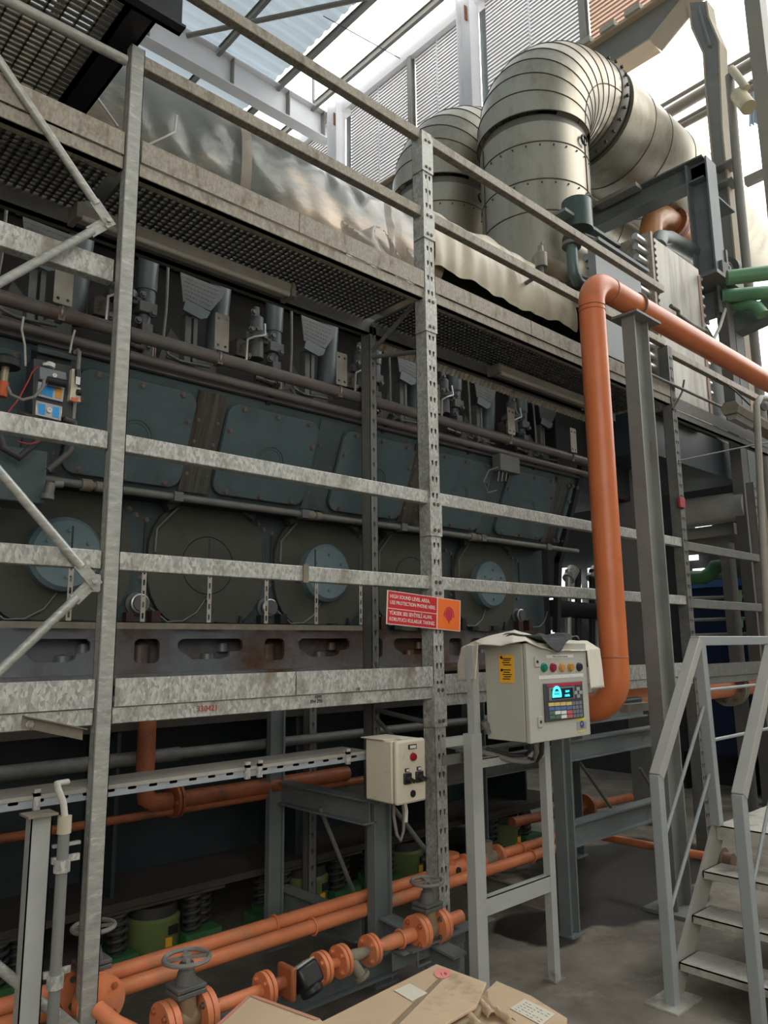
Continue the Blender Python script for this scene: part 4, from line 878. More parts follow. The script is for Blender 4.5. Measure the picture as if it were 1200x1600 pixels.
part('outlet_cone', MB().plate([(xp1, zb+.1), (xp1+.85, zb-.1), (xp1+.85, zb+.95), (xp1+.2, zt_-.35), (xp1, zt_-.3)], [], (0, CY+.12, 0), X3, Z3, -.8), M('cooler_side_grey', (.17, .19, .185), (.22, .24, .23), .55, .05, 2), ck)
part('under_box', MB().box(xp0-.3, xp1+.85, CY+.1, 4.0, zb-.4, zb-.02), found, ck)
part('drain_line', MB().tube([c(1048, 478, 3.0), c(1060, 486, 3.0), c(1060, 492, 3.0), c(1082, 508, 3.0), c(1096, 515, 3.0), c(1104, 517, 3.0), c(1107, 535, 3.0)], .02, 8), galv_dark, ck)
part('upper_pipe', MB().tube([c(1028, 385, 3.3), c(1032, 372, 3.3), c(1046, 374, 3.3), c(1112, 412, 3.3)], .085, 18), M('cooler_pipe', (.13, .15, .145), (.19, .21, .2), .4, .2), ck)
part('pipe_flange', MB().cyl(c(1114, 411, 3.3), c(1118, 414, 3.3), .13).cyl(c(1132, 424, 3.3), c(1138, 428, 3.3), .17).cyl(c(1122, 417, 3.3), c(1132, 424, 3.3), .11), head_grey, ck)
part('pipe_shelf', MB().obox(c(1118, 452, 3.1), (.42, 0, 0), (0, .2, 0), (0, 0, .02)).obox(c(1118, 445, 3.15), (.02, 0, 0), (0, .15, 0), (0, 0, .35)), M('shelf_grey', (.16, .165, .16)), ck)
sl = thing('air_silencer', 'dark green can-shaped silencer on a bent pipe in front of the large duct', 'silencer', at(898, 440, 'Y', 3.4))
s_ = lambda u, v, y=3.4: at(u, v, 'Y', y)
part('can', MB().lathe(s_(903, 358)+V((0, 0, -.02)), Z3, [(0, 0), (.135, 0), (.135, .28), (.12, .29), (.12, .1), (0, .1)], 36), M('can_green', (.05, .08, .072), (.075, .105, .095), .35, .2), sl)
part('neck_flange', MB().cyl(s_(893, 386), s_(893, 381), .085).cyl(s_(893, 377), s_(894, 373), .085), galv_dark, sl)
part('bent_pipe', MB().tube([s_(893, 385), s_(895, 415)]+[s_(897, 428), s_(903, 441), s_(915, 448), s_(930, 450)], .05, 16), M('pipe_green_grey', (.10, .15, .15), (.14, .19, .185), .4, .2), sl)
mb = MB()
for u, v, r_ in ((915, 402, .035), (925, 408, .03), (918, 414, .03), (928, 425, .03), (935, 432, .03)): mb.cyl(s_(u, v), s_(u+6, v+4), r_, 12)
part('valve_cluster', mb, M('cluster_metal', (.2, .21, .2), (.4, .4, .38), .35, .5, 20), sl)
sv_ = thing('safety_valve', 'small pale safety valve standing beside the foot of the large duct', 'valve', s_(846, 415, 3.3))
part('stem', MB().tube([s_(846, 418, 3.3), s_(846, 418, 3.3)+V((0, 0, -.05)), s_(846, 418, 3.3)+V((.1, .5, -.06))], .02), galv_dark, sv_); part('body', MB().lathe(s_(846, 418, 3.3), Z3, [(0, 0), (.05, 0), (.05, .12), (.025, .14), (.022, .19), (0, .19)], 20), M('valve_pale', (.30, .29, .25), None, .5, .3), sv_); part('handle', MB().bar(s_(846, 381, 3.3), s_(851, 375, 3.3), .012, .02), dusty, sv_)
solo('duct_base_ring', MB().torus((6.02, 4.13, 4.98), Z3, .60, .03, 48, 8).torus((6.02, 4.13, 4.86), Z3, .64, .04, 48, 8), galv_dark, 'dark ring around the foot of the large duct', 'ring')
solo('lagging_roll', MB().cyl(s_(842, 408, 3.6), s_(885, 432, 3.6), .09), M('lagging', (.22, .18, .13), (.3, .26, .2), .8), 'brownish lagged pipe at the foot of the large duct', 'pipe')
solo('thin_hose', MB().tube([s_(912, 367, 3.3), s_(925, 372, 3.3), s_(938, 378, 3.3), s_(945, 388, 3.3), s_(947, 400, 3.3)], .018, 8), rubber, 'black hose curving over the rail left of the orange top bend', 'hose')
ob = thing('vent_pipe', 'orange pipe bend standing on top of the cooler at the upper right', 'pipe', at(1018, 380, 'Y', 4.0))
o_ = lambda u, v: at(u, v, 'Y', 4.0)
part('bend', MB().tube([o_(1017, 385), o_(1017, 360), o_(1019, 347), o_(1026, 339), o_(1036, 338), o_(1048, 346), o_(1082, 373)], .135, 22), M('orange_top', (.62, .27, .10), (.5, .22, .09), .35), ob)
mb = MB(); d_ = (o_(1060, 355)-o_(1048, 346)).normalized(); mb.cyl(o_(1050, 348), o_(1050, 348)+d_*.06, .2).cyl(o_(1054, 351), o_(1054, 351)+d_*.06, .2)
part('flange', mb, orange_dark, ob)
# green pipes
for a, b, r_, lb in (((1136, 434), (1212, 425), .075, 'upper green pipe leaving the cooler to the right edge'), ((1126, 463), (1212, 456), .072, 'middle green pipe leaving the cooler to the right edge')):
    z = 5.2; solo('green_pipe', MB().tube([at(*a, 'Z', z), at(*b, 'Z', z)], r_, 20), green_l, lb, 'pipe', 'green pipes behind the cooler')
solo('green_pipe', MB().tube([at(1120, 480, 'X', 7.9), at(1170, 476, 'X', 7.9), at(1183, 480, 'X', 7.9), at(1192, 492, 'X', 7.9)], .062, 20), green_l, 'lowest green pipe bending down at the right edge', 'pipe', 'green pipes behind the cooler')
solo('steel_beam', MB().bar(at(1138, 515, 'X', 8.2), at(1215, 480, 'X', 8.2), .2, .22), blue_grey, 'grey-blue steel arm rising to the right edge under the green pipes', 'beam')
solo('steel_post', MB().box(at(1150, 560, 'X', 8.2).x-.1, 8.3, at(1150, 560, 'X', 8.2).y-.06, at(1150, 560, 'X', 8.2).y+.06, 0, at(1150, 520, 'X', 8.2).z), blue_grey, 'slim grey-blue post carrying the steel arm at the right edge', 'post')
solo('white_cable', MB().tube([c(1134, 412, 3.0), c(1140, 418, 3.0), c(1140, 440, 3.0), c(1136, 475, 3.0), c(1125, 510, 3.0), c(1110, 541, 3.0)], .017, 8), cable_w, 'pale cable hanging in a bow right of the cooler panel', 'cable')
solo('black_cable', MB().tube([c(1069, 594, 2.74), c(1066, 612, 2.74), c(1058, 628, 2.74), c(1051, 640, 2.74)], .008, 8), rubber, 'black cable hanging under the rail right of the grey column', 'cable')
solo('black_cable', MB().tube([c(1120, 592, 2.7), c(1135, 600, 2.7), c(1150, 612, 2.7), c(1172, 633, 2.7)], .008, 8), rubber, 'black cable running from the rail to the lamp at the right edge', 'cable')
solo('thin_conduit', MB().tube([c(1012, 583, 2.74), c(1140, 642, 2.74)], .012, 8), galv_dark, 'thin conduit running to the lamp at the right edge', 'conduit')
solo('steel_wire', MB().tube([c(1060, 720, 2.7), c(1140, 703, 2.5), c(1215, 688, 2.3)], .007, 8), galv_dark, 'thin steel wire crossing in front of the posts at the right edge', 'wire')
lm = thing('flood_lamp', 'dusty grey oblong lamp on the rail end at the right edge', 'lamp', c(1170, 650, 2.6))
part('hood', MB().sweep([c(1140, 636, 2.6), c(1212, 678, 2.6)], [(-.08, .0), (-.05, .05), (.05, .05), (.08, .0), (.06, -.06), (-.06, -.06)]), dusty, lm)
part('glass', MB().sweep([c(1143, 642, 2.6), c(1170, 657, 2.6)], [(-.05, -.03), (.05, -.03), (.03, -.08), (-.03, -.08)]), M('lamp_glass', (.35, .35, .33), None, .15), lm)
rp = thing('handrail_tube', 'pale tube handrail bending down at the right edge', 'rail', c(1185, 900, 2.3))
t_ = lambda u, v: at(u, v, 'Y', 2.3)
part('tube', MB().tube([t_(1215, 632), t_(1200, 622), t_(1188, 622), t_(1182, 632), t_(1186, 720), t_(1199, 1000)], .026, 16), M('tube_dirty', (.26, .25, .22), (.36, .34, .3), .6, .1), rp)
part('round_cap', MB().lathe(at(1192, 632, 'Y', 2.4), V((-.3, -1, 0)), [(0, 0), (.06, 0), (.06, .02), (0, .03)], 24), galv_dark, rp)
solo('red_switch', MB().box(c(1061, 785, 2.74).x, c(1069, 785, 2.74).x, 2.73, 2.752, c(1060, 792, 2.74).z, c(1060, 776, 2.74).z), M('switch_red', (.35, .03, .04), (.4, .04, .05), .5, 0, 8), 'small red and white switch on the perforated post behind the orange riser', 'switch', bevel=.004)
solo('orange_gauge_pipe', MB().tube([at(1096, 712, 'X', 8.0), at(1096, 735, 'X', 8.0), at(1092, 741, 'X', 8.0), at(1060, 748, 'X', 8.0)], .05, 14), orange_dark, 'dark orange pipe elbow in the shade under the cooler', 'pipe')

# pipe work in the shade on the right
def xp(u, v, x): return at(u, v, 'X', x)
solo('pale_duct', MB().cyl(xp(1060, 803, 7.8), xp(1168, 790, 7.8), .15), steelpipe, 'pale horizontal duct in the shade below the cooler', 'duct')
solo('shade_beam', MB().bar(xp(1062, 838, 8), xp(1150, 826, 8), .1, .12), hall_grey, 'thin grey beam behind the guard rails, just below the pale duct', 'beam')
solo('shade_beam', MB().bar(xp(1075, 856, 8.2), xp(1155, 848, 8.2), .1, .16), hall_grey, 'broader grey beam behind the guard rails, second below the pale duct', 'beam')
glint_mb = MB()
for u0_, u1_, v0_, v1_ in ((1063, 1083, 829, 834), (1086, 1112, 824, 830), (1075, 1090, 868, 876), (1118, 1152, 853, 858), (1072, 1078, 894, 898), (1082, 1100, 889, 893), (1120, 1138, 885, 891)): glint_mb.box(7.6, 7.62, xp(u1_, v0_, 7.6).y, xp(u0_, v0_, 7.6).y, xp(u0_, v1_, 7.6).z, xp(u0_, v0_, 7.6).z)
solo('green_pipe', MB().tube([xp(1068, 903, 8), xp(1100, 902, 8), xp(1112, 895, 8), xp(1118, 885, 8), xp(1145, 883, 8)], .075, 16), green, 'dark green pipe in the shade between the two guard rails', 'pipe')
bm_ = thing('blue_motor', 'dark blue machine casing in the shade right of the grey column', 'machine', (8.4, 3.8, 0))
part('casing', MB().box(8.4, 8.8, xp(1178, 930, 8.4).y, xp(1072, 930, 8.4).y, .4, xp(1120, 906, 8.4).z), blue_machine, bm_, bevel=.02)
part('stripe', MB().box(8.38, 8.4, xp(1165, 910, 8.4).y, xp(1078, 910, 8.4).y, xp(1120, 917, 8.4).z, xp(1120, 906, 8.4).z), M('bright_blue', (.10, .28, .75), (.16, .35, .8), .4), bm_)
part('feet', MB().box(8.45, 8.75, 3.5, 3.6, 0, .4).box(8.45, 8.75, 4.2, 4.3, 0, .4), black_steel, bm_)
M('pale_rail', (.4, .4, .38))
for v, lb in ((934, 'topmost'), (968, 'middle'), (992, 'lowest')): solo('shade_pipe', MB().tube([xp(1070, v+1, 8.1), xp(1180, v-2, 8.1)], .018, 8), bpy.data.materials['pale_rail'], lb+' of the three thin pale pipes in front of the dark blue machine', 'pipe', 'pale pipes before the blue machine')
solo('green_glass_gauge', MB().cyl(xp(1151, 950, 8.0), xp(1151, 922, 8.0), .05).tube([V((8.0, xp(1152, 950, 8).y, 0)), V((8.0, xp(1152, 950, 8).y, 2.0))], .015, 8).cyl(xp(1153, 980, 8.0), xp(1153, 967, 8.0), .05), green_l, 'bright green upright gauge in the shade at the right', 'gauge')
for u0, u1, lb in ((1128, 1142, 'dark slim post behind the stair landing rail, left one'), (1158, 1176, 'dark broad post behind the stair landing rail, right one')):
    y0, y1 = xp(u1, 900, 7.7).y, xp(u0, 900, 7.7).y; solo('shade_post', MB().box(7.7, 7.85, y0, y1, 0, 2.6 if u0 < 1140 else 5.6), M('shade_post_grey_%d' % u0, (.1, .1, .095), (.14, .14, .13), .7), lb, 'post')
# things seen past the engine end
hx = [((900, 925), (905, 1015), .06), ((922, 800), (925, 1010), .10), ((945, 830), (950, 1010), .05)]
solo('end_column', MB().box(6.6, 6.75, 3.55, 3.8, 0, 3.4), col_grey, 'grey column past the end of the engine, left of the orange riser', 'column')
ev = thing('end_valves', 'cluster of pipes and small valves past the engine end, left of the orange riser', 'valve', (7.0, 4.6, 0))
y6 = lambda u, v: at(u, v, 'Y', 4.6)
for u in (888, 903, 925, 934): part('riser', MB().tube([y6(u, 1040), y6(u, 890)], .035, 10), steelpipe if u in (888, 934) else eng_dark, ev)
part('cross_pipe', MB().tube([y6(860, 925), y6(990, 925)], .05, 10).tube([y6(860, 950), y6(985, 960)], .09, 10), eng_dark, ev)
part('valve_body', MB().cyl(y6(888, 905), y6(896, 890), .07, 12).cyl(y6(925, 905), y6(932, 890), .07, 12), galv, ev)
lv = thing('lagged_riser', 'shiny lagged pipe with a wheel valve between orange riser and grey column', 'pipe', at(992, 960, 'Y', 4.4))
y7 = lambda u, v: at(u, v, 'Y', 4.4)
part('pipe', MB().tube([y7(1010, 845), y7(997, 850), y7(991, 862), y7(992, 920), V((y7(992, 920).x, 4.4, 0))], .065, 14), steelpipe, lv)
part('valve', MB().cyl(y7(992, 880), y7(992, 898), .09).cyl(y7(986, 886), y7(998, 886), .05), galv, lv)
part('hand_wheel', MB().torus(y7(983, 893), V((.4, -1, 0)), .075, .012, 20, 6).bar(y7(979, 893), y7(987, 893), .01, .01), steelpipe, lv)
gl = tag(thing('glow_panel_1', None, None, (8.88, 5.0, 1.5)), None, None, None, 'structure')  # blue panels glow on a closed wall, standing in for an open window
for v0, v1 in ((955, 969), (973, 1000)):
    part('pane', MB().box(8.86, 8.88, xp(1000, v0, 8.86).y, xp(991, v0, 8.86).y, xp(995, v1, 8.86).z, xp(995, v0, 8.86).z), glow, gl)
glint_root = tag(thing('glow_panel_3', None, None, (7.61, 3.7, 2.6)), None, None, None, 'structure')  # added slits glow to imitate glints and pale reflections in the background
SPLIT.add('pane'); glint_mb.v = [v+V((1.26, 0, 0))*1.0 if False else EYE+(v-EYE)*(8.88/7.61) for v in glint_mb.v]; part('pane', glint_mb, ME('glint_slit_light', (.95, 1, .9), 1.1), glint_root)
wl = tag(thing('glow_panel_2', None, None, (8.88, 6.3, 1.8)), None, None, None, 'structure')  # glowing panels put in for daylight showing through gaps; no opening behind
bright = ME('added_daylight_glow', (.95, 1, .95), 1.6)
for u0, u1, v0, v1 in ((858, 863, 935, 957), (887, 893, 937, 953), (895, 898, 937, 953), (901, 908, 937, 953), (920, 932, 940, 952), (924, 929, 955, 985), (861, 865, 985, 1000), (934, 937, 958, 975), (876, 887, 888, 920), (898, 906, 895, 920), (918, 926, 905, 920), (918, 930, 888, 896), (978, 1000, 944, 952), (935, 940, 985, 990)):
    part('gap_standin', MB().box(8.86, 8.88, xp(u1, v0, 8.86).y, xp(u0, v0, 8.86).y, xp(u0, v1, 8.86).z, xp(u0, v0, 8.86).z), bright, wl)

# ------------------------------------------------------------------ big orange pipe and its grey column
PY = 2.42
bx = at(948, 760, 'Y', PY).x+.0; zc_ = at(950, 465, 'Y', PY).z
br_ = .083
topc = at(945, 470, 'Y', PY)
xv = 4.09
Rr = .17
ztop = at(1100, 540, 'Y', PY).z
bp = thing('orange_riser_pipe', 'thick glossy orange pipe bending over the walkway and down beside the control cabinet', 'pipe', (xv, PY, 1.2))
pts = arc((xv+Rr, PY, ztop-Rr), (-1, 0, 0), (0, 0, 1), Rr, 0, 90, 12)
path = [V((xv, PY, 1.52))]+pts+[V((9.5, PY, ztop))]
part('upper_run', MB().tube(path, br_, 36), orange, bp)
zl = 1.22
low = arc((xv, PY+.19, zl+.19), (0, -1, 0), (0, 0, -1), .19, 0, 90, 12)
part('lower_bend', MB().tube([V((xv, PY, 1.52))]+low+[V((xv, 2.9, zl))], br_*1.0, 36), orange, bp)
mb = MB().torus((xv, PY, 1.52), Z3, br_, .003, 40, 6).torus((xv, PY, ztop-Rr-.02), Z3, br_, .004, 40, 6).torus((xv, PY, ztop-Rr-.05), Z3, br_, .003, 40, 6).torus((xv+Rr+.05, PY, ztop), X3, br_, .004, 40, 6)
part('weld_seam', mb, orange_dark, bp)
lp_ = thing('orange_cross_pipe', 'orange pipe with a big bolted flange running right below the stair landing rail', 'pipe', (6, 2.95, 1.2))
part('run', MB().tube([(xv+.02, 2.97, zl-.01), (9.5, 2.97, zl-.01)], .085, 30), orange_dusty, lp_)
fx = at(1140, 1080, 'Y', 2.97).x
part('flange', MB().cyl((fx-.05, 2.97, zl-.01), (fx-.01, 2.97, zl-.01), .165, 30).cyl((fx+.0, 2.97, zl-.01), (fx+.04, 2.97, zl-.01), .165, 30), M('flange_grime', (.16, .15, .12), (.22, .2, .16), .6, .2), lp_)
mb = MB()
for i in range(8): a = 2*PI*i/8+.2; hexbolt(mb, (fx-.05, 2.97+.13*math.cos(a), zl+.13*math.sin(a)), (-1, 0, 0), .014, .02)
part('flange_bolt', mb, bolt_m, lp_)
part('hoop', MB().torus((fx+.55, 2.97, zl), X3, .09, .008, 30, 6), orange_dark, lp_)
CXc = at(1011, 800, 'Y', 2.42).x+.05
gc = thing('grey_column', 'tall grey H-section column standing right of the orange riser pipe', 'column', (4.62, 2.46, 0))
cz = ztop-br_-.02
XA = at(1028, 1005, 'Y', 2.385).x; XB = at(1051, 1005, 'Y', 2.385).x
part('section', MB().hbeam(((XA+XB)/2, 2.432, 0), ((XA+XB)/2, 2.432, cz), XB-XA, .095, .01, .014, up=(1, 0, 0)), col_grey, gc)
part('head_plate', MB().box(XA-.04, XB+.1, 2.34, 2.53, cz, cz+.016), col_grey, gc)
part('pipe_clamp', MB().torus(((XA+XB)/2, PY, ztop), X3, br_+.008, .008, 36, 6), galv_dark, gc)
part('foot_plate', MB().box(XA-.06, XB+.06, 2.3, 2.58, 0, .02), col_grey, gc)

# steel support frame under the walkway
def chan(name, label, x0, x1, y0, y1, z1, m=blue_grey, grp='support frame columns'):
    t = thing(name, label, 'column', ((x0+x1)/2, (y0+y1)/2, 0), grp)
    part('section', MB().hbeam(((x0+x1)/2, (y0+y1)/2, 0), ((x0+x1)/2, (y0+y1)/2, z1), x1-x0, y1-y0, .008, .012, up=(1, 0, 0)), m, t)
    part('foot_plate', MB().box(x0-.02, x1+.02, y0-.02, y1+.02, 0, .01), m, t); return t
chan('frame_column', 'grey frame column below the small white switch box', 2.63, 2.745, 2.93, 2.985, .94)
chan('frame_column', 'square grey frame column in the shade left of centre', 2.51, 2.61, 3.66, 3.70, 1.30)
chan('frame_column', 'grey-blue frame column right of the control stand legs', at(885, 1300, 'Y', 2.63).x, at(899, 1300, 'Y', 2.63).x, 2.63, 2.705, 1.12)
chan('frame_column', 'grey frame column in the shade behind the control stand', 4.3, 4.42, 3.7, 3.82, 1.2)
chan('frame_column', 'grey frame column deep in the shade left of the tall grey column', 5.2, 5.32, 3.5, 3.62, 1.2)
def beam(label, p, q, h, w, m=blue_grey): return solo('frame_beam', MB().hbeam(p, q, h, w, .008, .01), m, label, 'beam', 'support frame beams', )
beam('upper frame beam going back from the column below the white switch box', (2.60, 2.93, .80), (2.60, 3.66, .80), .12, .08)
beam('low frame beam going back behind the twin orange pipes', (2.66, 3.07, .22), (2.66, 3.75, .22), .12, .08)
beam('low frame beam from the column towards the front beside the meter run', (2.70, 2.93, .25), (2.70, 2.45, .20), .11, .09)
beam('upper frame beam right of the control cabinet', (3.93, 2.69, .98), (5.1, 2.69, .98), .12, .08)
beam('lower frame beam right of the control stand', (3.93, 2.69, .51), (5.1, 2.69, .51), .13, .08)
beam('short upper beam under the orange bottom bend', (3.6, 2.82, 1.16), (5.1, 2.82, 1.16), .13, .08)
beam('low dusty beam under the twin orange pipes behind the stand', (3.78, 2.75, .18), (3.78, 3.7, .18), .10, .08, dusty)
beam('dark frame beam in the shade behind the control stand', (3.0, 3.75, .72), (5.3, 3.75, .72), .14, .08, galv_dark)
beam('long floor beam behind the water meter run', (.6, 2.78, .17), (2.6, 2.78, .17), .10, .07)
solo('beam_stub', MB().box(4.08, 4.16, 2.66, 2.74, 1.04, 1.18), blue_grey, 'short grey stub between the beams under the orange bottom bend', 'stub')
solo('pale_bracket', MB().bar(at(1012, 1103, 'Y', 2.6), at(975, 1107, 'Y', 2.6), .06, .05), dusty, 'pale bracket behind the tall grey column at deck height', 'bracket')
for (a, b, lb) in (((905, 1190), (962, 1272), 'thin tie rod sloping in the shade between the frame beams'), ((1000, 1200), (1016, 1228), 'short tie rod in the shade left of the tall grey column'), ((500, 1262), (555, 1400), 'thin tie rod sloping beside the column below the white switch box')):
    solo('tie_rod', MB().tube([at(*a, 'Y', 3.3), at(*b, 'Y', 3.3)], .012, 8), galv_dark, lb, 'rod', 'tie rods of the support frame')

# ------------------------------------------------------------------ orange pipework low down
def ubolt(mb, c_, r): mb.torus(c_, X3, r+.006, .005, 24, 6)
tw = [('upper rear one of the twin orange pipes along the floor', 3.10, .352, .031), ('lower front one of the twin orange pipes along the floor', 3.02, .322, .031)]
for lb, y, z, r in tw:
    t = thing('twin_pipe', lb, 'pipe', (2.5, y, z-r), 'twin orange pipes'); part('run', MB().tube([(-.6, y, z), (4.6, y, z)], r, 22), orange_dusty, t)
    mb = MB(); [ubolt(mb, (x, y, z), r) for x in (2.32 if 'lower' in lb else 2.16, 4.0)]; part('u_bolt', mb, orange_dusty, t)
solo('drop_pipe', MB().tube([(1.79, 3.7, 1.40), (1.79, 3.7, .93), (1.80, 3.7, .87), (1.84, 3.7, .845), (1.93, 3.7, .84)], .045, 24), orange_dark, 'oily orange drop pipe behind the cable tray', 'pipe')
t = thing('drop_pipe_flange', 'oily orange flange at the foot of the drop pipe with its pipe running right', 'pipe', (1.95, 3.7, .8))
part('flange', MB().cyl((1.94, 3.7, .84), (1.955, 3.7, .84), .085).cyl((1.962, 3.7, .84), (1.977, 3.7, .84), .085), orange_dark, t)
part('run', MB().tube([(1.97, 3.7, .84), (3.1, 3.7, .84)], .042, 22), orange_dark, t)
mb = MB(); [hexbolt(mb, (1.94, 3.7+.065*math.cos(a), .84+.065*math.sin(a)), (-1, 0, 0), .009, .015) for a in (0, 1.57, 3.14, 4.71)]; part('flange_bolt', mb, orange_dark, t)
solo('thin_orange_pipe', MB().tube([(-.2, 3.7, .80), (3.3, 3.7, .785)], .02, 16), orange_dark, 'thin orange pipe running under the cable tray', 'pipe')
solo('vertical_orange_pipe', MB().tube([(3.62, 3.1, 1.3), (3.62, 3.1, .42)], .026, 16), orange, 'thin upright orange pipe right behind the tall middle post', 'pipe')
t = thing('check_valve', 'orange flanged check valve on the twin pipes right of the middle post', 'valve', (3.3, 3.1, .3))
y_, z_ = 3.10, .352
xs_ = [at(u, 1350, 'Y', 3.1).x for u in (703, 722, 745, 775)]
part('flange', MB().cyl((xs_[1], y_, z_), (xs_[1]+.03, y_, z_), .065).cyl((xs_[0], y_, z_+.07), (xs_[0], y_, z_+.09), .055), orange_dusty, t)
part('body', MB().cyl((xs_[0]-.05, y_, z_), (xs_[1], y_, z_), .045).cyl((xs_[0], y_, z_), (xs_[0], y_, z_+.07), .035), orange_dusty, t)
part('bolt', MB().cyl((xs_[0]+.02, y_-.05, z_), (xs_[0]+.02, y_-.02, z_), .02), eng_dark, t)
t = thing('rear_gate_valve', 'orange flanged valve on the twin pipes between the control stand legs', 'valve', (3.5, 3.1, .3))
part('flange', MB().cyl((xs_[2], y_, z_), (xs_[2]+.025, y_, z_), .065).cyl((xs_[3], y_, z_), (xs_[3]+.025, y_, z_), .065), orange_dusty, t)
part('body', MB().lathe((xs_[2], y_, z_), X3, [(.03, 0), (.05, .04), (.05, xs_[3]-xs_[2]-.04), (.03, xs_[3]-xs_[2])], 20).cyl((((xs_[2]+xs_[3])/2), y_, z_), (((xs_[2]+xs_[3])/2), y_, z_+.10), .04), M('valve_dirty', (.3, .22, .14), (.22, .2, .16), .7), t)
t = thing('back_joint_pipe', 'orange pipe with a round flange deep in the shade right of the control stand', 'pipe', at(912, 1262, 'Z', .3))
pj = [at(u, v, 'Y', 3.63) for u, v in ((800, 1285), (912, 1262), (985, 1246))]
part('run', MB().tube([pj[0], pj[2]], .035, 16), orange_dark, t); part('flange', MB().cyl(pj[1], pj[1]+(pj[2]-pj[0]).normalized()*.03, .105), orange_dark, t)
t = thing('floor_pipe', 'thin orange pipe running back along the floor to the stairs', 'pipe', at(1040, 1325, 'Z', .2))
a = at(940, 1307, 'Y', 2.9); b = at(1110, 1342, 'Y', 2.28)
a = at(940, 1307, 'Z', .3); b = at(1115, 1340, 'Z', .3)
part('run', MB().tube([a, b], .025, 16), orange_dusty, t); part('socket', MB().cyl(b, b+(b-a).normalized()*.12, .045).cyl(b+(b-a).normalized()*.05, b+(b-a).normalized()*.07, .07), M('socket_rust', (.3, .14, .08), (.2, .16, .12), .7), t)

# gate valves and water meter run in front
VY, VZ = 2.60, .335
vx = lambda u, v=1500: at(u, v, 'Y', VY).x
iron = M('cast_iron', (.10, .105, .10), (.15, .15, .14), .7, .2, 14, dirt_or_glint=(.2, .16, .12), dscale=10, dthr=.6)
vbody = M('valve_body_brown', (.30, .20, .11), (.24, .21, .15), .6, .2, 10)
wheel_m = M('hand_wheel_dusty', (.16, .155, .14), (.30, .29, .26), .7, .2, 14)
def handwheel(c_, r, parent, ax=Z3):
    d, a, b = frame_of(ax); mb = MB().torus(c_, ax, r, .0085, 36, 8).lathe(V(c_)-d*.008, ax, [(0, 0), (.018, 0), (.018, .02), (0, .02)], 16)
    for i in range(4):
        t0 = PI/2*i+.4; e = a*math.cos(t0)+b*math.sin(t0); mb.bar(V(c_)+e*.012, V(c_)+e*r, .014, .008, up=d)
    return part('hand_wheel', mb, wheel_m, parent)
def gate_valve(x, y, z, ax, label, wheel_h=.205, fr=.075, wr=.075, span=.13):
    t = thing('gate_valve', label, 'valve', (x, y, z-.08), 'gate valves of the orange pipes'); c_ = V((x, y, z)); ax = V(ax)
    for s in (-1, 1):
        f = c_+ax*s*span/2
        part('flange', MB().cyl(f-ax*s*.022, f, fr, 32).cyl(f+ax*s*.004, f+ax*s*.024, fr, 32), orange_dusty, t)
        mb = MB(); d, a, b = frame_of(ax)
        for i in range(4): th = PI/4+PI/2*i; p = f+(a*math.cos(th)+b*math.sin(th))*fr*.72; hexbolt(mb, p+ax*s*.024, ax*s, .009, .012).v; hexbolt(mb, p-ax*s*.022, -ax*s, .008, .01)
        part('flange_bolt', mb, bolt_m if s > 0 else orange_dark, t)
    part('body', MB().lathe(c_-ax*(span/2-.02), ax, [(.03, 0), (.048, .025), (.048, span-.065), (.03, span-.04)], 24).sweep([c_+V((0, 0, .0)), c_+V((0, 0, .085))], [(.045*math.cos(q), .035*math.sin(q)) for q in [2*PI*i/16 for i in range(16)]]), vbody, t)
    part('bonnet', MB().obox(c_+V((0, 0, .09)), (.055, 0, 0), (0, .048, 0), (0, 0, .008)).obox(c_+V((0, 0, .108)), (.055, 0, 0), (0, .048, 0), (0, 0, .007)).lathe(c_+V((0, 0, .112)), Z3, [(.04, 0), (.032, .03), (.028, .045), (.02, .048), (.02, .06), (.026, .06), (.026, .068), (.014, .072), (.014, .085), (0, .085)], 24), iron, t, bevel=.004)
    part('stem', MB().cyl(c_+V((0, 0, .18)), c_+V((0, 0, wheel_h+.01)), .007), iron, t)
    handwheel(c_+V((0, 0, wheel_h)), wr, t); return t
gate_valve(vx(669, 1460), VY, VZ, X3, 'orange flanged gate valve with grey hand wheel at the foot of the middle post', .20, .075, .072)
gate_valve(vx(289, 1588), VY, VZ, X3, 'gate valve with dusty hand wheel at the bottom edge, right of the left post', .195, .078, .078, .14)
gate_valve(at(170, 1545, 'Y', 2.74).x-.01, 2.87, .40, (0, 1, 0), 'gate valve partly hidden behind the plain left post', .22, .085, .072, .15)
solo('branch_pipe', MB().tube([(1.19, 2.74, .40), (1.22, 2.66, .37), (1.30, 2.60, .32)], .026, 18), orange_dusty, 'short orange branch pipe from the leftmost gate valve towards the camera', 'pipe')
mr = thing('meter_run', 'flanged orange pipe run with strainer left of the middle post gate valve', 'pipe', (vx(500), VY, .25))
x_f = [vx(u, v) for u, v in ((412, 1546), (500, 1513), (531, 1504), (577, 1487))]
for x in x_f: part('flange', MB().cyl((x-.012, VY, VZ), (x+.003, VY, VZ), .062, 30).cyl((x+.008, VY, VZ), (x+.023, VY, VZ), .062, 30), orange_dusty, mr)
mb = MB()
for x in x_f:
    for i in range(4): th = PI/4+PI/2*i; hexbolt(mb, (x-.012, VY+.045*math.cos(th), VZ+.045*math.sin(th)), (-1, 0, 0), .009, .012)
part('flange_bolt', mb, orange_dusty, mr)
part('pipe', MB().tube([(1.5, VY, VZ), (x_f[0], VY, VZ)], .024, 18).tube([(x_f[1], VY, VZ), (x_f[2], VY, VZ)], .019, 18), orange_dusty, mr)
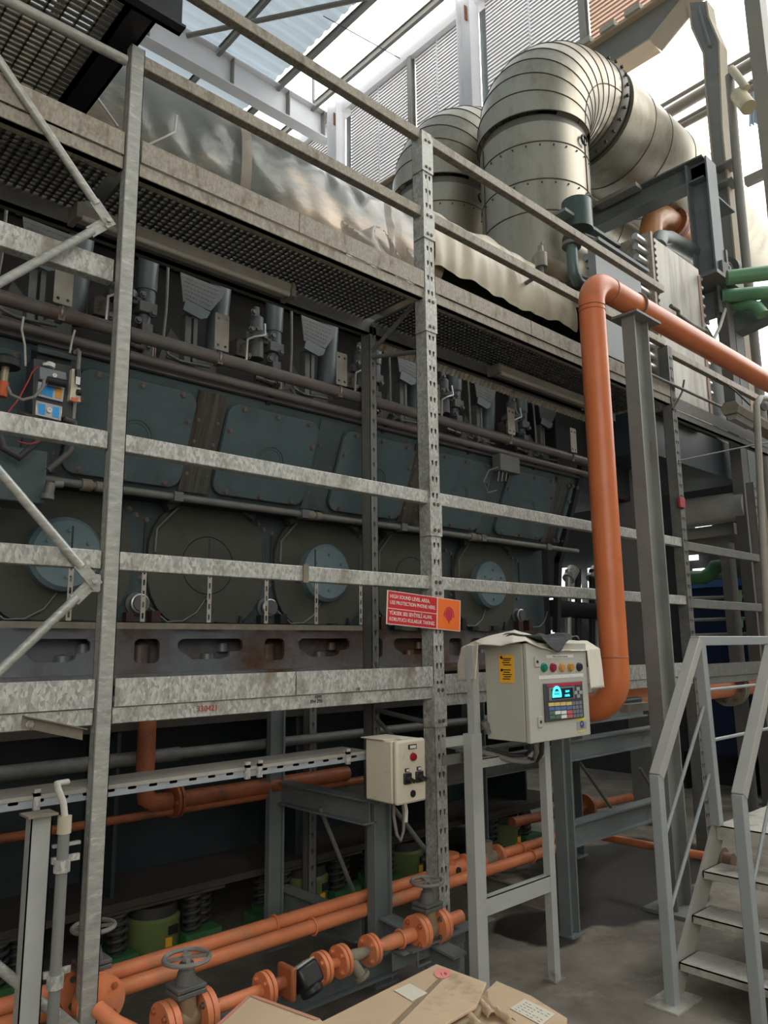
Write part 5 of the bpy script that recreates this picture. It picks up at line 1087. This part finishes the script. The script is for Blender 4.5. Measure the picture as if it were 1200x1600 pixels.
part('reducer', MB().lathe((x_f[3]+.02, VY, VZ), X3, [(.018, 0), (.019, .02), (.030, .08), (.031, vx(640, 1470)-x_f[3]), (0, vx(640, 1470)-x_f[3])], 22).tube([(vx(700, 1448), VY, VZ), (vx(720, 1440), VY, VZ)], .03, 18), orange_dusty, mr)
part('strainer', MB().lathe((x_f[2]+.02, VY, VZ), X3, [(.02, 0), (.026, .03), (.026, .06), (.02, x_f[3]-x_f[2]-.03)], 18).cyl((x_f[2]+.05, VY, VZ), (x_f[2]+.09, VY-.03, VZ-.07), .022).cyl((x_f[2]+.088, VY-.03, VZ-.065), (x_f[2]+.094, VY-.034, VZ-.077), .034), M('strainer_body', (.3, .26, .18), (.22, .2, .15), .7), mr)
part('strap', MB().torus((vx(625, 1475), VY, VZ), X3, .036, .006, 24, 6), orange_dusty, mr)
part('yoke', MB().box(x_f[0]+.09, x_f[0]+.115, VY-.055, VY+.045, VZ-.06, VZ+.06).cyl((x_f[0]+.02, VY, VZ), (x_f[1]-.01, VY, VZ), .024), orange_dark, mr, bevel=.008)
wm = thing('water_meter', 'black water meter with a tilted grey display between two orange flanges', 'meter', (vx(475, 1530), VY, .27))
mc = V((vx(473, 1533), VY-.02, VZ+.0)); tl = Matrix.Rotation(R(-28), 4, 'X') @ Matrix.Rotation(R(-12), 4, 'Y')
ax_ = (tl @ V((0, 0, 1))).normalized(); ux = (tl @ V((1, 0, 0))).normalized(); uy = (tl @ V((0, 1, 0))).normalized()
part('housing', MB().obox(mc, ux*.05, uy*.045, ax_*.042).cyl(mc-ax_*.07, mc-ax_*.03, .045), black, wm, bevel=.012)
part('display_frame', MB().obox(mc+ax_*.045, ux*.046, uy*.038, ax_*.004), M('meter_face', (.55, .56, .52), None, .4), wm, bevel=.004)
part('display', MB().obox(mc+ax_*.05+uy*.012, ux*.03, uy*.011, ax_*.0012), M('lcd', (.16, .19, .17), None, .2), wm)
part('display_digits', MB().obox(mc+ax_*.0515+uy*.012, ux*.02, uy*.0015, ax_*.0006), ink, wm)
bk = thing('pipe_shelf_bracket', 'grey channel bracket carrying the orange run left of the middle post', 'bracket', (vx(680, 1500), VY, .1))
part('channel', MB().box(vx(620, 1490), vx(765, 1480), VY+.03, VY+.035, .2, .285).box(vx(620, 1490), vx(765, 1480), VY-.04, VY+.035, .28, .288), blue_grey, bk)
part('clip', MB().tube([(vx(640, 1490), VY-.05, .29), (vx(640, 1490), VY-.05, .22), (vx(660, 1490), VY-.05, .22)], .006, 8).box(vx(630, 1490), vx(660, 1490), VY-.06, VY-.03, .286, .292), galv_dark, bk)
part('leg', MB().box(vx(735, 1480), vx(765, 1480), VY+.01, VY+.04, 0, .28), blue_grey, bk)

# left channel post with conduit and the cable tray
lc = thing('channel_post', 'dusty steel channel post at the lower left, below the cable tray', 'post', (.95, 2.72, 0))
part('channel', MB().box(.918, .985, 2.70, 2.704, 0, 1.065).box(.918, .922, 2.70, 2.75, 0, 1.065).box(.981, .985, 2.70, 2.75, 0, 1.065), light_grey, lc)
part('cap', MB().box(.895, .99, 2.66, 2.75, 1.065, 1.072), dusty, lc)
cd = thing('conduit_pipe', 'grey conduit pipe with a pale cap beside the channel post', 'conduit', (1.02, 2.68, 0))
part('tube', MB().cyl((1.018, 2.68, 0), (1.018, 2.68, 1.02), .0185), M('conduit_grey', (.2, .205, .2), (.27, .275, .265), .4, .2), cd)
part('cap', MB().cyl((1.018, 2.68, 1.0), (1.018, 2.68, 1.055), .0225), M('cap_cream', (.45, .42, .3), (.5, .47, .36)), cd)
part('clamp', MB().cyl((1.018, 2.68, .88), (1.018, 2.68, .92), .026).cyl((1.018, 2.68, .53), (1.018, 2.68, .57), .026).box(.99, 1.08, 2.69, 2.705, .905, .925).box(.99, 1.08, 2.69, 2.705, .955, .965).box(.985, 1.07, 2.69, 2.70, .56, .58), galv, cd)
part('flex_cable', MB().tube([(1.018, 2.68, 1.05), (1.01, 2.68, 1.10), (.995, 2.69, 1.14), (1.0, 2.72, 1.155), (1.05, 2.76, 1.15)], .011, 10), cable_w, cd)
tr = thing('cable_tray', 'long dusty cable tray with slotted edge below the lower deck', 'cable tray', (1.5, 2.95, 1.05))
xe_ = 2.53
slots = []
x = -.3
while x < xe_-.06: slots.append(rrect(x, x+.035, .016, .027, .005, 2)); x += .085
part('slotted_edge', MB().plate(rect(-.4, xe_, 0, .038), slots, (0, 2.86, 1.062), X3, Z3, .0025), M('tray_bluish', (.36, .40, .46), (.48, .52, .56), .45, .4, 10), tr)
part('cover', MB().box(-.4, xe_, 2.855, 3.06, 1.10, 1.104).box(-.4, xe_, 2.852, 2.855, 1.09, 1.104), M('tray_dusty', (.30, .29, .25), (.42, .41, .37), .7, .1, 6), tr)
part('floor', MB().box(-.4, xe_, 2.86, 3.06, 1.062, 1.066).box(-.4, xe_, 3.057, 3.06, 1.062, 1.10), galv_dark, tr)
for x in (.98, at(386, 1208, 'Y', 2.85).x, at(405, 1208, 'Y', 2.85).x, at(543, 1187, 'Y', 2.85).x): part('clip', MB().box(x-.01, x+.012, 2.842, 2.856, 1.055, 1.125).box(x-.01, x+.012, 2.842, 2.875, 1.10, 1.112), galv, tr)

# ------------------------------------------------------------------ red warning sign
sc = [at(u, v, 'Y', 2.742) for u, v in ((606, 922), (722, 934), (719, 987), (603, 975))]
sg = thing('warning_sign', 'red and orange sound level warning sign hanging tilted on the middle post', 'sign', sc[3])
so = sc[3]; sU = (sc[2]-sc[3]); sW = (sc[0]-sc[3]); LU = sU.length; LW = sW.length; sU.normalize(); sW = (sW-sU*sW.dot(sU)).normalized(); nn = sU.cross(sW)
if nn.y > 0: nn = -nn
def sq(a0, a1, b0, b1, h, m, nm): return part(nm, MB().obox(so+sU*LU*(a0+a1)/2+sW*LW*(b0+b1)/2+nn*h, sU*LU*(a1-a0)/2, sW*LW*(b1-b0)/2, nn*.0006), m, sg)
sq(0, 1, 0, 1, 0, sign_pale, 'backing'); sq(.015, .655, .48+.01, .975, .0012, red_m, 'red_panel'); sq(.015, .655, .03, .48-.02, .0012, red_m, 'red_panel'); sq(.675, .985, .03, .975, .0012, orange_sign, 'orange_panel')
for body, b_, w_ in (('HIGH SOUND LEVEL AREA.', .83, .52), ('USE PROTECTION PHONE HERE.', .65, .60), ('YÜKSEK SES SEVİYELİ ALAN.', .34, .56), ('KORUYUCU KULAKLIK TAKINIZ.', .16, .595)):
    t_ = text(body, LW*.155, sign_white, so+sU*LU*.033+sW*LW*b_+nn*.0022, sU, sW, sg, 'lettering', .0002, 'LEFT', bold=.018)
    xs = [(v.co+V(sg.location)-so).dot(sU) for v in t_.data.vertices]; a0 = min(xs); k = LU*w_/(max(xs)-a0)
    for v in t_.data.vertices: d_ = (v.co+V(sg.location)-so).dot(sU)-a0; v.co += sU*(d_*(k-1))
hc = so+sU*LU*.83+sW*LW*.50+nn*.0024
def flat(pts, h=.0022): return MB().plate([(p[0]*LW, p[1]*LW) for p in pts], [], hc, sU, sW, .0005)
part('head_symbol', flat([(.17*math.cos(a), .20*math.sin(a)) for a in [2*PI*i/28 for i in range(28)]]).plate([(-.03*LW, -.18*LW), (.03*LW, -.18*LW), (.02*LW, -.28*LW), (-.01*LW, -.28*LW)], [], hc, sU, sW, .0005), M('symbol_red', (.62, .03, .06)), sg)
ao = [(.23*math.cos(R(a)), .24*math.sin(R(a))) for a in range(-10, 191, 10)]; ai = [(.20*math.cos(R(a)), .215*math.sin(R(a))) for a in range(190, -11, -10)]
part('headset_symbol', flat([(.235, -.10), (.255, .02)]+ao[1:-1]+[(-.255, .02), (-.235, -.10), (-.215, -.09)]+ai+[(.215, -.09)]), bpy.data.materials['symbol_red'], sg)

# ------------------------------------------------------------------ small white switch box
wb = thing('switch_box', 'small worn cream switch box with a red lamp and two rotary switches', 'switch box', (2.6, 2.72, .885))
wx0, wx1 = 2.495, 2.685
part('housing', MB().box(wx0, wx1, 2.655, 2.84, .885, 1.165), cream, wb, bevel=.008)
part('lid', MB().box(wx0-.001, wx1+.001, 2.62, 2.652, .882, 1.168), cream, wb, bevel=.012)
def wp(u, v): return at(u, v, 'Y', 2.618)
part('name_tag', MB().box(wp(638, 1163).x, wp(650, 1163).x, 2.614, 2.62, wp(644, 1170).z, wp(644, 1163).z), black, wb); part('tag_card', MB().box(wp(639.5, 1163).x, wp(648.5, 1163).x, 2.612, 2.615, wp(644, 1169).z, wp(644, 1164.5).z), white_p, wb)
part('red_lamp', MB().lathe(wp(645, 1182.5), (0, -1, 0), [(0, 0), (.019, 0), (.019, .006), (.015, .014), (0, .018)], 24), M('lamp_red', (.35, .01, .03), None, .2), wb, label='red signal lamp')
for (u, v) in ((636, 1216), (654.5, 1213)):
    p = wp(u, v); s = part('rotary_switch', MB().box(p.x-.024, p.x+.022, 2.606, 2.62, p.z-.026, p.z+.024), black, wb, bevel=.004)
    part('switch_knob', MB().obox(p+V((0, -.025, -.004)), V((.018, 0, -.010)), (0, .012, 0), V((.004, 0, .007))), black, s); part('switch_card', MB().box(p.x-.012, p.x+.010, 2.612, 2.62, p.z+.028, p.z+.044), black, s); part('card_face', MB().box(p.x-.009, p.x+.007, 2.610, 2.613, p.z+.031, p.z+.041), white_p, s)
part('plug', MB().lathe(wp(645, 1240), (0, -1, 0), [(0, 0), (.016, 0), (.016, .004), (.011, .004), (.011, .002), (0, .002)], 24), black, wb)
part('rain_lip', MB().box(wx0-.012, wx1-.04, 2.70, 2.86, 1.166, 1.170), cream, wb)
part('paper_scrap', MB().box(2.54, 2.575, 2.64, 2.67, 1.171, 1.176), white_p, wb)
part('cable_loop', MB().tube([(2.6, 2.76, .89), (2.602, 2.76, .80), (2.615, 2.755, .72), (2.635, 2.75, .69), (2.655, 2.75, .73), (2.66, 2.75, .80), (2.65, 2.75, .89)], .008, 10), cable_m, wb)
part('cable_sleeve', MB().tube([(2.655, 2.742, .88), (2.668, 2.742, .82), (2.664, 2.742, .77)], .009, 10), white_p, wb)
solo('mounting_block', MB().box(2.60, 2.66, 2.86, 2.93, .84, .93), blue_grey, 'grey block between the switch box and its column', 'bracket')

# ------------------------------------------------------------------ control cabinet on its stand
st_ = thing('cabinet_stand', 'pale grey four-bar steel stand carrying the control cabinet', 'stand', (3.05, 2.38, 0))
lx0 = at(742, 1300, 'Y', 2.36).x; lx1 = lx0+.062; rx0 = at(857, 1300, 'Y', 2.36).x; rx1 = rx0+.045
part('leg', MB().box(lx0+.02, lx1, 2.36, 2.40, 0, 1.60), light_grey, st_)
part('leg', MB().box(lx0-.01, lx1, 2.355, 2.405, 0, 1.20), light_grey, st_)
part('leg', MB().box(rx0, rx1, 2.36, 2.40, 0, 1.45), light_grey, st_)
zc1 = at(815, 1395, 'Y', 2.36).z
part('crossbar', MB().box(lx1, rx0, 2.362, 2.366, zc1-.045, zc1+.03).box(lx1, rx0, 2.362, 2.40, zc1+.026, zc1+.03), light_grey, st_)
zc2 = at(800, 1185, 'Y', 2.36).z
part('crossbar', MB().box(lx1, rx0, 2.362, 2.366, zc2-.02, zc2+.02).box(lx1, rx0, 2.362, 2.40, zc2+.016, zc2+.02), light_grey, st_)
part('side_arm', MB().obox(at(718, 1157, 'Y', 2.42), (.11, 0, 0), (0, .015, 0), (0, 0, .02)), light_grey, st_)
part('clamp', MB().cyl((lx1+.01, 2.35, 1.235), (lx1+.05, 2.35, 1.225), .022).cyl((lx1-.0, 2.34, 1.25), (lx1+.02, 2.33, 1.20), .014), iron, st_)
part('foot', MB().box(rx0-.01, rx1+.03, 2.35, 2.42, 0, .008), dusty, st_)
cb = thing('control_cabinet', 'grey control cabinet with five buttons, a keypad and a glowing display', 'cabinet', (3.06, 2.2, 1.17))
kx0, kx1, ky, kz0, kz1 = 2.815, 3.295, 2.10, 1.172, 1.605
part('housing', MB().box(kx0, kx1-.002, ky+.026, 2.345, kz0, kz1), cab_grey, cb, bevel=.004)
part('door', MB().box(kx0-.002, kx1, ky, ky+.022, kz0-.003, kz1+.002), cab_grey, cb, bevel=.004)
kp = lambda u, v: at(u, v, 'Y', ky)
def dq(u0, u1, v0, v1, m, nm, th=.004, par=None, off=0, um=None, bev=0):
    um = (u0+u1)/2; a = kp(u0, (v0+v1)/2); b = kp(u1, (v0+v1)/2); t0 = kp(um, v0); t1 = kp(um, v1)
    return part(nm, MB().box(a.x, b.x, ky-off-th, ky-off, t1.z, t0.z), m, par or cb, bevel=bev)
dq(853, 895.5, 1023, 1028, white_p, 'door_label', .0015); text('Motor Yol Ver. Kumanda', .0115, ink, kp(874.5, 1025.7)+V((0, -.0025, 0)), X3, Z3, cb, 'door_lettering', .0002)
for u, v, m_ in ((849, 1043, (.01, .25, .16)), (863, 1043, (.35, .02, .05)), (877, 1043, (.65, .33, .1)), (890.5, 1042.5, (.6, .32, .05)), (904, 1042, (.03, .03, .05))):
    p = kp(u, v); part('push_button', MB().lathe(p, (0, -1, 0), [(0, 0), (.021, 0), (.021, .006), (.016, .008), (.016, .014), (0, .015)], 24), M('button_%d' % u, m_, None, .25), cb)
dq(841.5, 911, 1054, 1059.5, white_p, 'button_label_strip', .0015)
for u, s in ((849, 'READY'), (863, 'START'), (877, 'FAULT'), (891, 'STOP'), (905, 'TEST')): text('— — —' if 0 else '·····', .010, ink, kp(u, 1056.8)+V((0, -.0025, 0)), X3, Z3, cb, 'strip_marks', .0002)
for u, v in ((838, 1034), (843.5, 1128)):
    p = kp(u, v); l_ = part('door_lock', MB().box(p.x-.017, p.x+.017, ky-.006, ky, p.z-.024, p.z+.024), M('lock_pale_%d' % u, (.5, .5, .44)), cb, bevel=.002); part('lock_core', MB().cyl(p+V((0, -.008, 0)), p+V((0, -.005, 0)), .007), black, l_)
hp = dq(849, 909.5, 1066, 1125, dgrey, 'keypad_frame', .008, bev=.003)
dq(852, 906, 1067, 1071.5, M('band_red', (.5, .03, .08)), 'red_band', .001, hp, .008)
dq(855, 895, 1073, 1093, M('screen_frame', (.2, .21, .22)), 'screen_frame', .002, hp, .008); dq(859, 892.5, 1075.5, 1091.5, M('screen_dark', (.01, .03, .05), None, .15), 'screen', .001, hp, .010)
sc0 = kp(867, 1089.5)+V((0, -.0125, 0)); k_ = .036
arch = [(-k_, 0)]+[(k_*math.cos(R(a)), .012+k_*1.1*math.sin(R(a))) for a in range(180, -1, -12)]+[(k_, 0)]
arci = [(-k_*.62, .012)]+[(k_*.62*math.cos(R(a)), .012+k_*.75*math.sin(R(a))) for a in range(180, -1, -15)]+[(k_*.62, .012)]
part('screen_arch', MB().plate(arch, [arci], sc0, X3, Z3, .0006), cyan_e, hp)
text('MAN', .019, cyan_e, sc0+V((0, 0, .021)), X3, Z3, hp, 'screen_lettering', .0002); 
for v in (1080, 1086.5): text('B&W' if v < 1085 else 'DIESEL', .0145, cyan_e, kp(883, v)+V((0, -.0125, 0)), X3, Z3, hp, 'screen_lettering', .0002)
for u, v in ((900.5, 1076), (897, 1082), (904.5, 1081.5), (901, 1087.5)): dq(u-2.3, u+2.3, v-2.6, v+2.6, M('arrow_key', (.4, .41, .42)) if u == 900.5 else bpy.data.materials['arrow_key'], 'arrow_key', .003, hp, .008)
kc = {'y': M('key_yellow', (.8, .6, .2)), 'b': M('key_blue', (.10, .2, .42)), 'w': white_p, 'r': M('key_red', (.65, .14, .15)), 'g': M('key_green', (.1, .2, .14)), 's': M('key_grey', (.22, .24, .27))}
u0, v0 = 854.5, 1098
for r_, row in enumerate(('yyyysss', 'bbbbsss', 'gwwrsss', 'ggwrsss')):
    uu = u0+r_*.55
    for i, kch in enumerate(row):
        w = 8.2 if i < 4 else 4.2
        dq(uu, uu+w, v0+r_*6.6-i*.5, v0+r_*6.6+5.2-i*.5, kc[kch], 'key', .003, hp, .008); uu += w+1.0
dq(899, 915, 1121, 1126, lemon, 'yellow_sticker', .001); dq(901, 916, 1127, 1140, M('sticker_grey', (.42, .42, .45)), 'logo_sticker', .001); dq(903, 914, 1141, 1144, lemon, 'yellow_sticker', .001)
s0 = kp(909, 1136.5)+V((0, -.002, 0)); k2 = .017
part('sticker_arch', MB().plate([(a*k2/k_, b*k2/k_) for a, b in arch], [[(a*k2/k_, b*k2/k_) for a, b in arci]], s0+V((0, 0, .006)), X3, Z3, .0006), navy, cb)
text('MAN', .012, navy, s0+V((0, 0, .001)), X3, Z3, cb, 'sticker_lettering', .0002)
# yellow wiring notice on the left side
ya, yb = at(780, 1045, 'X', kx0-.001), at(803, 1045, 'X', kx0-.001); zt2, zb2 = at(791, 1023, 'X', kx0-.001).z, at(791, 1067, 'X', kx0-.001).z
part('side_notice', MB().box(kx0-.0025, kx0-.0005, yb.y, ya.y, zb2, zt2), yellow, cb, label='yellow notice')
mb = MB()
for j, zz in enumerate((.86, .80, .72, .64, .46, .38, .30, .22, .14)):
    z = zb2+(zt2-zb2)*zz; mb.box(kx0-.0032, kx0-.0024, yb.y+.012+.005*(j % 3), ya.y-.02-.006*(j % 2), z-.0022, z+.0022)
for zz in (.9, .45): mb.lathe((kx0-.0024, ya.y-.016, zb2+(zt2-zb2)*zz), (-1, 0, 0), [(0, 0), (.007, 0), (.007, .0008), (0, .0008)], 12)
part('notice_marks', mb, ink, cb)
# cables under the cabinet
kb = thing('cabinet_cables', 'bundle of grey hoses bending under the control cabinet', 'cable', (2.95, 2.3, 1.1))
k3 = lambda u, v, y=2.3: at(u, v, 'Y', y)
part('hose', MB().tube([k3(836, 1160, 2.22), k3(838, 1176, 2.24), k3(834, 1187), k3(822, 1190), k3(800, 1188, 2.33), k3(765, 1178, 2.4), k3(700, 1165, 2.6)], .013, 10), cable_m, kb)
part('hose', MB().tube([k3(847, 1158, 2.22), k3(846, 1178, 2.24), k3(838, 1190), k3(826, 1186)], .011, 10), rubber, kb)
part('hose', MB().tube([k3(829, 1160, 2.22), k3(829, 1172, 2.24), k3(822, 1180), k3(795, 1180, 2.35), k3(760, 1170, 2.42)], .010, 10), rubber, kb)
mb = MB().obox(at(770, 1168, 'Y', 2.48), (.22, 0, 0), (0, .05, 0), (0, 0, .004)).obox(at(745, 1180, 'Y', 2.44), (.24, 0, 0), (0, .003, 0), (0, 0, .022))
part('tray_piece', mb, galv_dark, kb)
# cloths
def cloth_grid(name, fn, nu, nv, m, label, th=.003):
    return solo(name, MB().grid(fn, nu, nv), m, label, 'cloth', solid=th)
Fe = [(743, 1063, 2.33), (745, 1035, 2.33), (747, 1006, 2.32), (760, 1007, 2.27), (782, 1009, 2.18), (800, 1004, 2.12), (821, 1001, 2.088), (839, 1009, 2.085), (865, 1018, 2.085), (888, 1016, 2.085), (917, 1016, 2.09), (920, 1045, 2.09), (923, 1076, 2.09)]
Be = [(715, 1065, 2.50), (715, 1035, 2.50), (721, 1013, 2.48), (748, 999, 2.44), (787, 989, 2.38), (804, 984, 2.37), (818, 989, 2.37), (850, 996, 2.37), (885, 1000, 2.37), (917, 1002, 2.36), (937, 1014, 2.35), (941, 1045, 2.35), (944, 1074, 2.35)]
Fe = [at(u, v, 'Y', y) for u, v, y in Fe]; Be = [at(u, v, 'Y', y) for u, v, y in Be]
def pw(L, t):
    k = t*(len(L)-1); i = min(int(k), len(L)-2); return L[i].lerp(L[i+1], k-i)
def clo(a, b):
    p = pw(Fe, a).lerp(pw(Be, a), b)
    return p+V((0, 0, .012*math.sin(b*PI) if .2 < a < .82 else 0))+V((.4, .4, 1))*(noise.noise(V((p.x*13, p.y*13, p.z*13)))*.006)
cloth_grid('dust_cloth', clo, 96, 20, cloth_m, 'cream cloth draped over the top of the control cabinet, hanging down at both ends')
rc = [at(u, v, 'Y', 2.085) for u, v in ((832, 1000), (905, 1000))]
def ragf(a, b):
    x = 2.87+a*.30; y = 2.30-b*.22; z = 1.632+.022*math.sin(a*7+b*3)*.6+.02*noise.noise(V((a*5, b*4, 2)))
    if b > .78: k = (b-.78)/.22; y = 2.075-.006*k; z -= k*(.055*math.exp(-((a-.42)/.22)**2)+.008)
    return V((x+(b-.5)*.05, y, z))
cloth_grid('dark_rag', ragf, 40, 30, rag_m, 'dark grey rag lying crumpled on the cream cloth on the control cabinet', .005)

# ------------------------------------------------------------------ stairs on the right
sr = thing('steel_stairs', 'grey steel stair flight with tube rails at the lower right', 'stairs', (3.8, 1.67, 0))
YL, YR = 1.87, 1.49
stair_tread = M('tread_worn', (.42, .41, .36), (.56, .54, .48), .6, .2, 8, dirt_or_glint=(.2, .18, .15), dscale=6, dthr=.55)
for (x, z) in ((3.565, .15), (3.725, .315), (3.87, .485)):
    part('tread', MB().box(x, x+.20, 1.10, YL+.005, z-.006, z).box(x, x+.004, 1.10, YL+.005, z-.035, z).box(x, x+.20, YL+.0, YL+.005, z-.03, z), stair_tread, sr)
part('landing', MB().box(4.06, 5.4, .9, YL+.005, .664, .67).box(4.06, 4.066, .9, YL+.005, .60, .67), stair_tread, sr)
part('stringer', MB().bar((3.50, YL+.015, -.0), (4.10, YL+.015, .64), .012, .13, up=(0, 0, 1)), M('stringer_dusty', (.30, .29, .26), (.4, .39, .35), .6), sr)
part('stringer', MB().bar((3.50, 1.09, -.0), (4.10, 1.09, .64), .012, .13, up=(0, 0, 1)), bpy.data.materials['stringer_dusty'], sr)
part('foot_plate', MB().box(3.38, 3.62, 1.80, 1.96, 0, .008), stair_tread, sr)
rail_m = M('rail_grey', (.30, .33, .34), (.36, .39, .395), .5, .05, 4, dirt_or_glint=(.36, .34, .29), dscale=4, dthr=.62)
def stair_rail(Y, xo, label, top):
    t = thing('stair_handrail', label, 'handrail', (3.48, Y, 0), 'stair handrails')
    p = [V((3.47+xo, Y, 0)), V((3.47+xo, Y, top)), V((4.0+xo, Y, top+.62)), V((5.6, Y, top+.62))]
    part('post', MB().bar(p[0], p[1], .05, .05, up=(1, 0, 0)), rail_m, t, bevel=.004)
    part('sloping_rail', MB().bar(p[1]-V((.0, 0, .01)), p[2], .055, .05), M('rail_top', (.36, .36, .34), (.43, .43, .4), .55) if Y > 1.8 else bpy.data.materials['rail_top'], t, bevel=.004)
    part('level_rail', MB().bar(p[2]+V((-.02, 0, 0)), p[3], .05, .05), rail_m, t, bevel=.004)
    if Y > 1.8:
        part('post', MB().bar((4.06+xo, Y, .67), (4.03+xo, Y, top+.60), .05, .05, up=(1, 0, 0)), rail_m, t, bevel=.004)
        for k in (.36, .72): part('knee_rod', MB().tube([p[1]-V((0, 0, k*.9)), p[2]+V((0.02, 0, -k*.95)), ], .009, 10), rail_m, t); part('level_rod', MB().tube([(4.03+xo, Y, p[2].z-k*.72), (5.6, Y, p[2].z-k*.72)], .009, 10), rail_m, t)
    else:
        part('knee_rod', MB().tube([p[1]-V((0, 0, .45)), p[2]-V((0, 0, .45))], .008, 10), rail_m, t)
    return t
stair_rail(YL, 0, 'stair handrail on the left side of the stairs, beside the tall grey column', .99)
stair_rail(YR, 0, 'nearer stair handrail cut by the right picture edge', .95)

# ------------------------------------------------------------------ cardboard in the foreground
def slab(name, pix, z, th, m, label, cat='cardboard', wob=0, **k):
    pts = [at(u, v, 'Z', z) for u, v in pix]; cxm = sum((p for p in pts), V((0, 0, 0)))/len(pts)
    mb = MB().plate([(p.x, p.y) for p in pts], [], (0, 0, z-th), X3, Y3, th); return solo(name, mb, m, label, cat, **k)
bxm = thing('large_carton', 'big flattened brown carton lying in the foreground with a white slip on it', 'carton', at(620, 1590, 'Z', .40))
pix = [(395, 1650), (682, 1506), (760, 1535), (744, 1572), (700, 1597), (650, 1650)]
pts = [at(u, v, 'Z', .45) for u, v in pix]
part('top_board', MB().plate([(p.x, p.y) for p in pts], [], (0, 0, .44), X3, Y3, .01), card, bxm, bevel=.002)
part('body', MB().plate([(p.x*.98+.03, p.y*.98+.02) for p in pts], [], (0, 0, .30), X3, Y3, .13), card_edge, bxm)
def sheet(nm, pix, z, m, par, th=.0012, lift=0):
    pts = [at(u, v, 'Z', z) for u, v in pix]; return part(nm, MB().plate([(p.x, p.y) for p in pts], [], (0, 0, z), X3, Y3, th), m, par)
sheet('paper_slip', [(616, 1548), (640, 1537), (668, 1552), (644, 1565)], .4515, paper, bxm)
sheet('pink_sticker', [(672+14+13*math.cos(a)+5, 1521+8*math.sin(a)) for a in [2*PI*i/18 for i in range(18)]], .4515, pink, bxm)
text('15', .03, M('pink_dark', (.5, .1, .1)), at(693, 1522, 'Z', .453), V((.8, -.6, 0)), V((.6, .8, 0)), bxm, 'sticker_lettering', .0002)
sheet('tape', [(560, 1650), (690, 1524), (696, 1526), (575, 1650)], .4512, M('tape_brown', (.36, .27, .18), None, .4), bxm)
rcx = thing('labelled_carton', 'torn brown carton with a large printed label, right of the big flat carton', 'carton', at(800, 1580, 'Z', .36))
pix = [(712, 1592), (745, 1560), (776, 1532), (830, 1555), (886, 1590), (876, 1650), (735, 1650)]
def crump(a, b):
    p = at(712+a*60+b*112, 1592-a*60*1.0+b*40*(1 if a > .5 else 1.2), 'Z', .41)
    return p
pts = [at(u, v, 'Z', .41) for u, v in pix]
part('top_board', MB().plate([(p.x, p.y) for p in pts], [], (0, 0, .40), X3, Y3, .008), card, rcx)
part('body', MB().plate([(p.x*.985+.02, p.y*.985+.01) for p in pts], [], (0, 0, .30), X3, Y3, .10), M('carton_side', (.5, .33, .2), (.42, .28, .17), .9), rcx)
sheet('printed_label', [(797, 1576), (820, 1561), (868, 1585), (846, 1602)], .4095, paper, rcx)
mb = MB()
l0, l1, l2, l3 = [at(u, v, 'Z', .411) for u, v in ((797, 1576), (820, 1561), (868, 1585), (846, 1602))]
for i in range(7):
    for j in range(5):
        if rnd.random() < .75:
            s = .1+i*.12; t = .14+j*.17; p = (l0.lerp(l1, t)).lerp(l3.lerp(l2, t), s); q_ = (l0.lerp(l1, t)).lerp(l3.lerp(l2, t), min(.95, s+.05+.05*rnd.random())); mb.bar(p, q_, .0022, .0006)
part('label_print', mb, M('print_grey', (.15, .15, .14)), rcx)
mb = MB()
def fold(u0, v0, u1, v1, w, h, ph):
    a = at(u0, v0, 'Z', .42); b = at(u1, v1, 'Z', .42); d, sd, up = frame_of(b-a)
    mb.grid(lambda s, t: a.lerp(b, s)+sd*(t-.5)*w+up*(h*math.sin(t*PI)+.006*noise.noise(V((s*9, t*5, ph)))), 20, 8)
fold(748, 1560, 800, 1598, .03, .015, 1); fold(735, 1552, 770, 1590, .035, .018, 2); fold(712, 1566, 750, 1610, .04, .02, 3)
part('torn_flap', mb, card, rcx, solid=.002)
mb = MB().grid(lambda s, t: at(718, 1585, 'Z', .40)+V((-.02+s*.05, -.05+t*.07, .0+.02*noise.noise(V((s*8, t*8, 4)))-.03*t)), 16, 16); part('foil_scrap', mb, foil_m, rcx)
lcx = thing('left_carton', 'brown carton with a pink edge stripe at the bottom, left of the big flat carton', 'carton', at(420, 1600, 'Z', .45))
pix = [(290, 1650), (388, 1556), (400, 1556), (500, 1592), (560, 1650)]
pts = [at(u, v, 'Z', .50) for u, v in pix]
part('top_board', MB().plate([(p.x, p.y) for p in pts], [], (0, 0, .49), X3, Y3, .01), card, lcx)
part('body', MB().plate([(p.x*.98+.02, p.y*.98+.02) for p in pts], [], (0, 0, .46), X3, Y3, .03), card_edge, lcx)
sheet('pink_stripe', [(388, 1556), (400, 1556), (500, 1592), (492, 1594)], .5012, M('pink_edge', (.6, .22, .17), (.5, .3, .2)), lcx)
sheet('pink_stripe', [(388, 1556), (392, 1557), (320, 1625), (312, 1625)], .5012, bpy.data.materials['pink_edge'], lcx)
pl_ = thing('pallet', 'wooden pallet under the flattened cartons', 'pallet', (1.75, 1.85, 0))
mb = MB()
for p, s in (((1.55, 1.62), (.05, .4)), ((1.85, 1.75), (.05, .35)), ((2.05, 1.9), (.05, .25))): mb.box(p[0]-s[0], p[0]+s[0], p[1]-s[1], p[1]+s[1], .0, .29)
part('bearer', mb, card_edge, pl_)
part('deck_board', MB().box(1.40, 2.15, 1.6, 1.75, .28, .30).box(1.45, 2.12, 1.85, 1.98, .28, .30), card_edge, pl_)
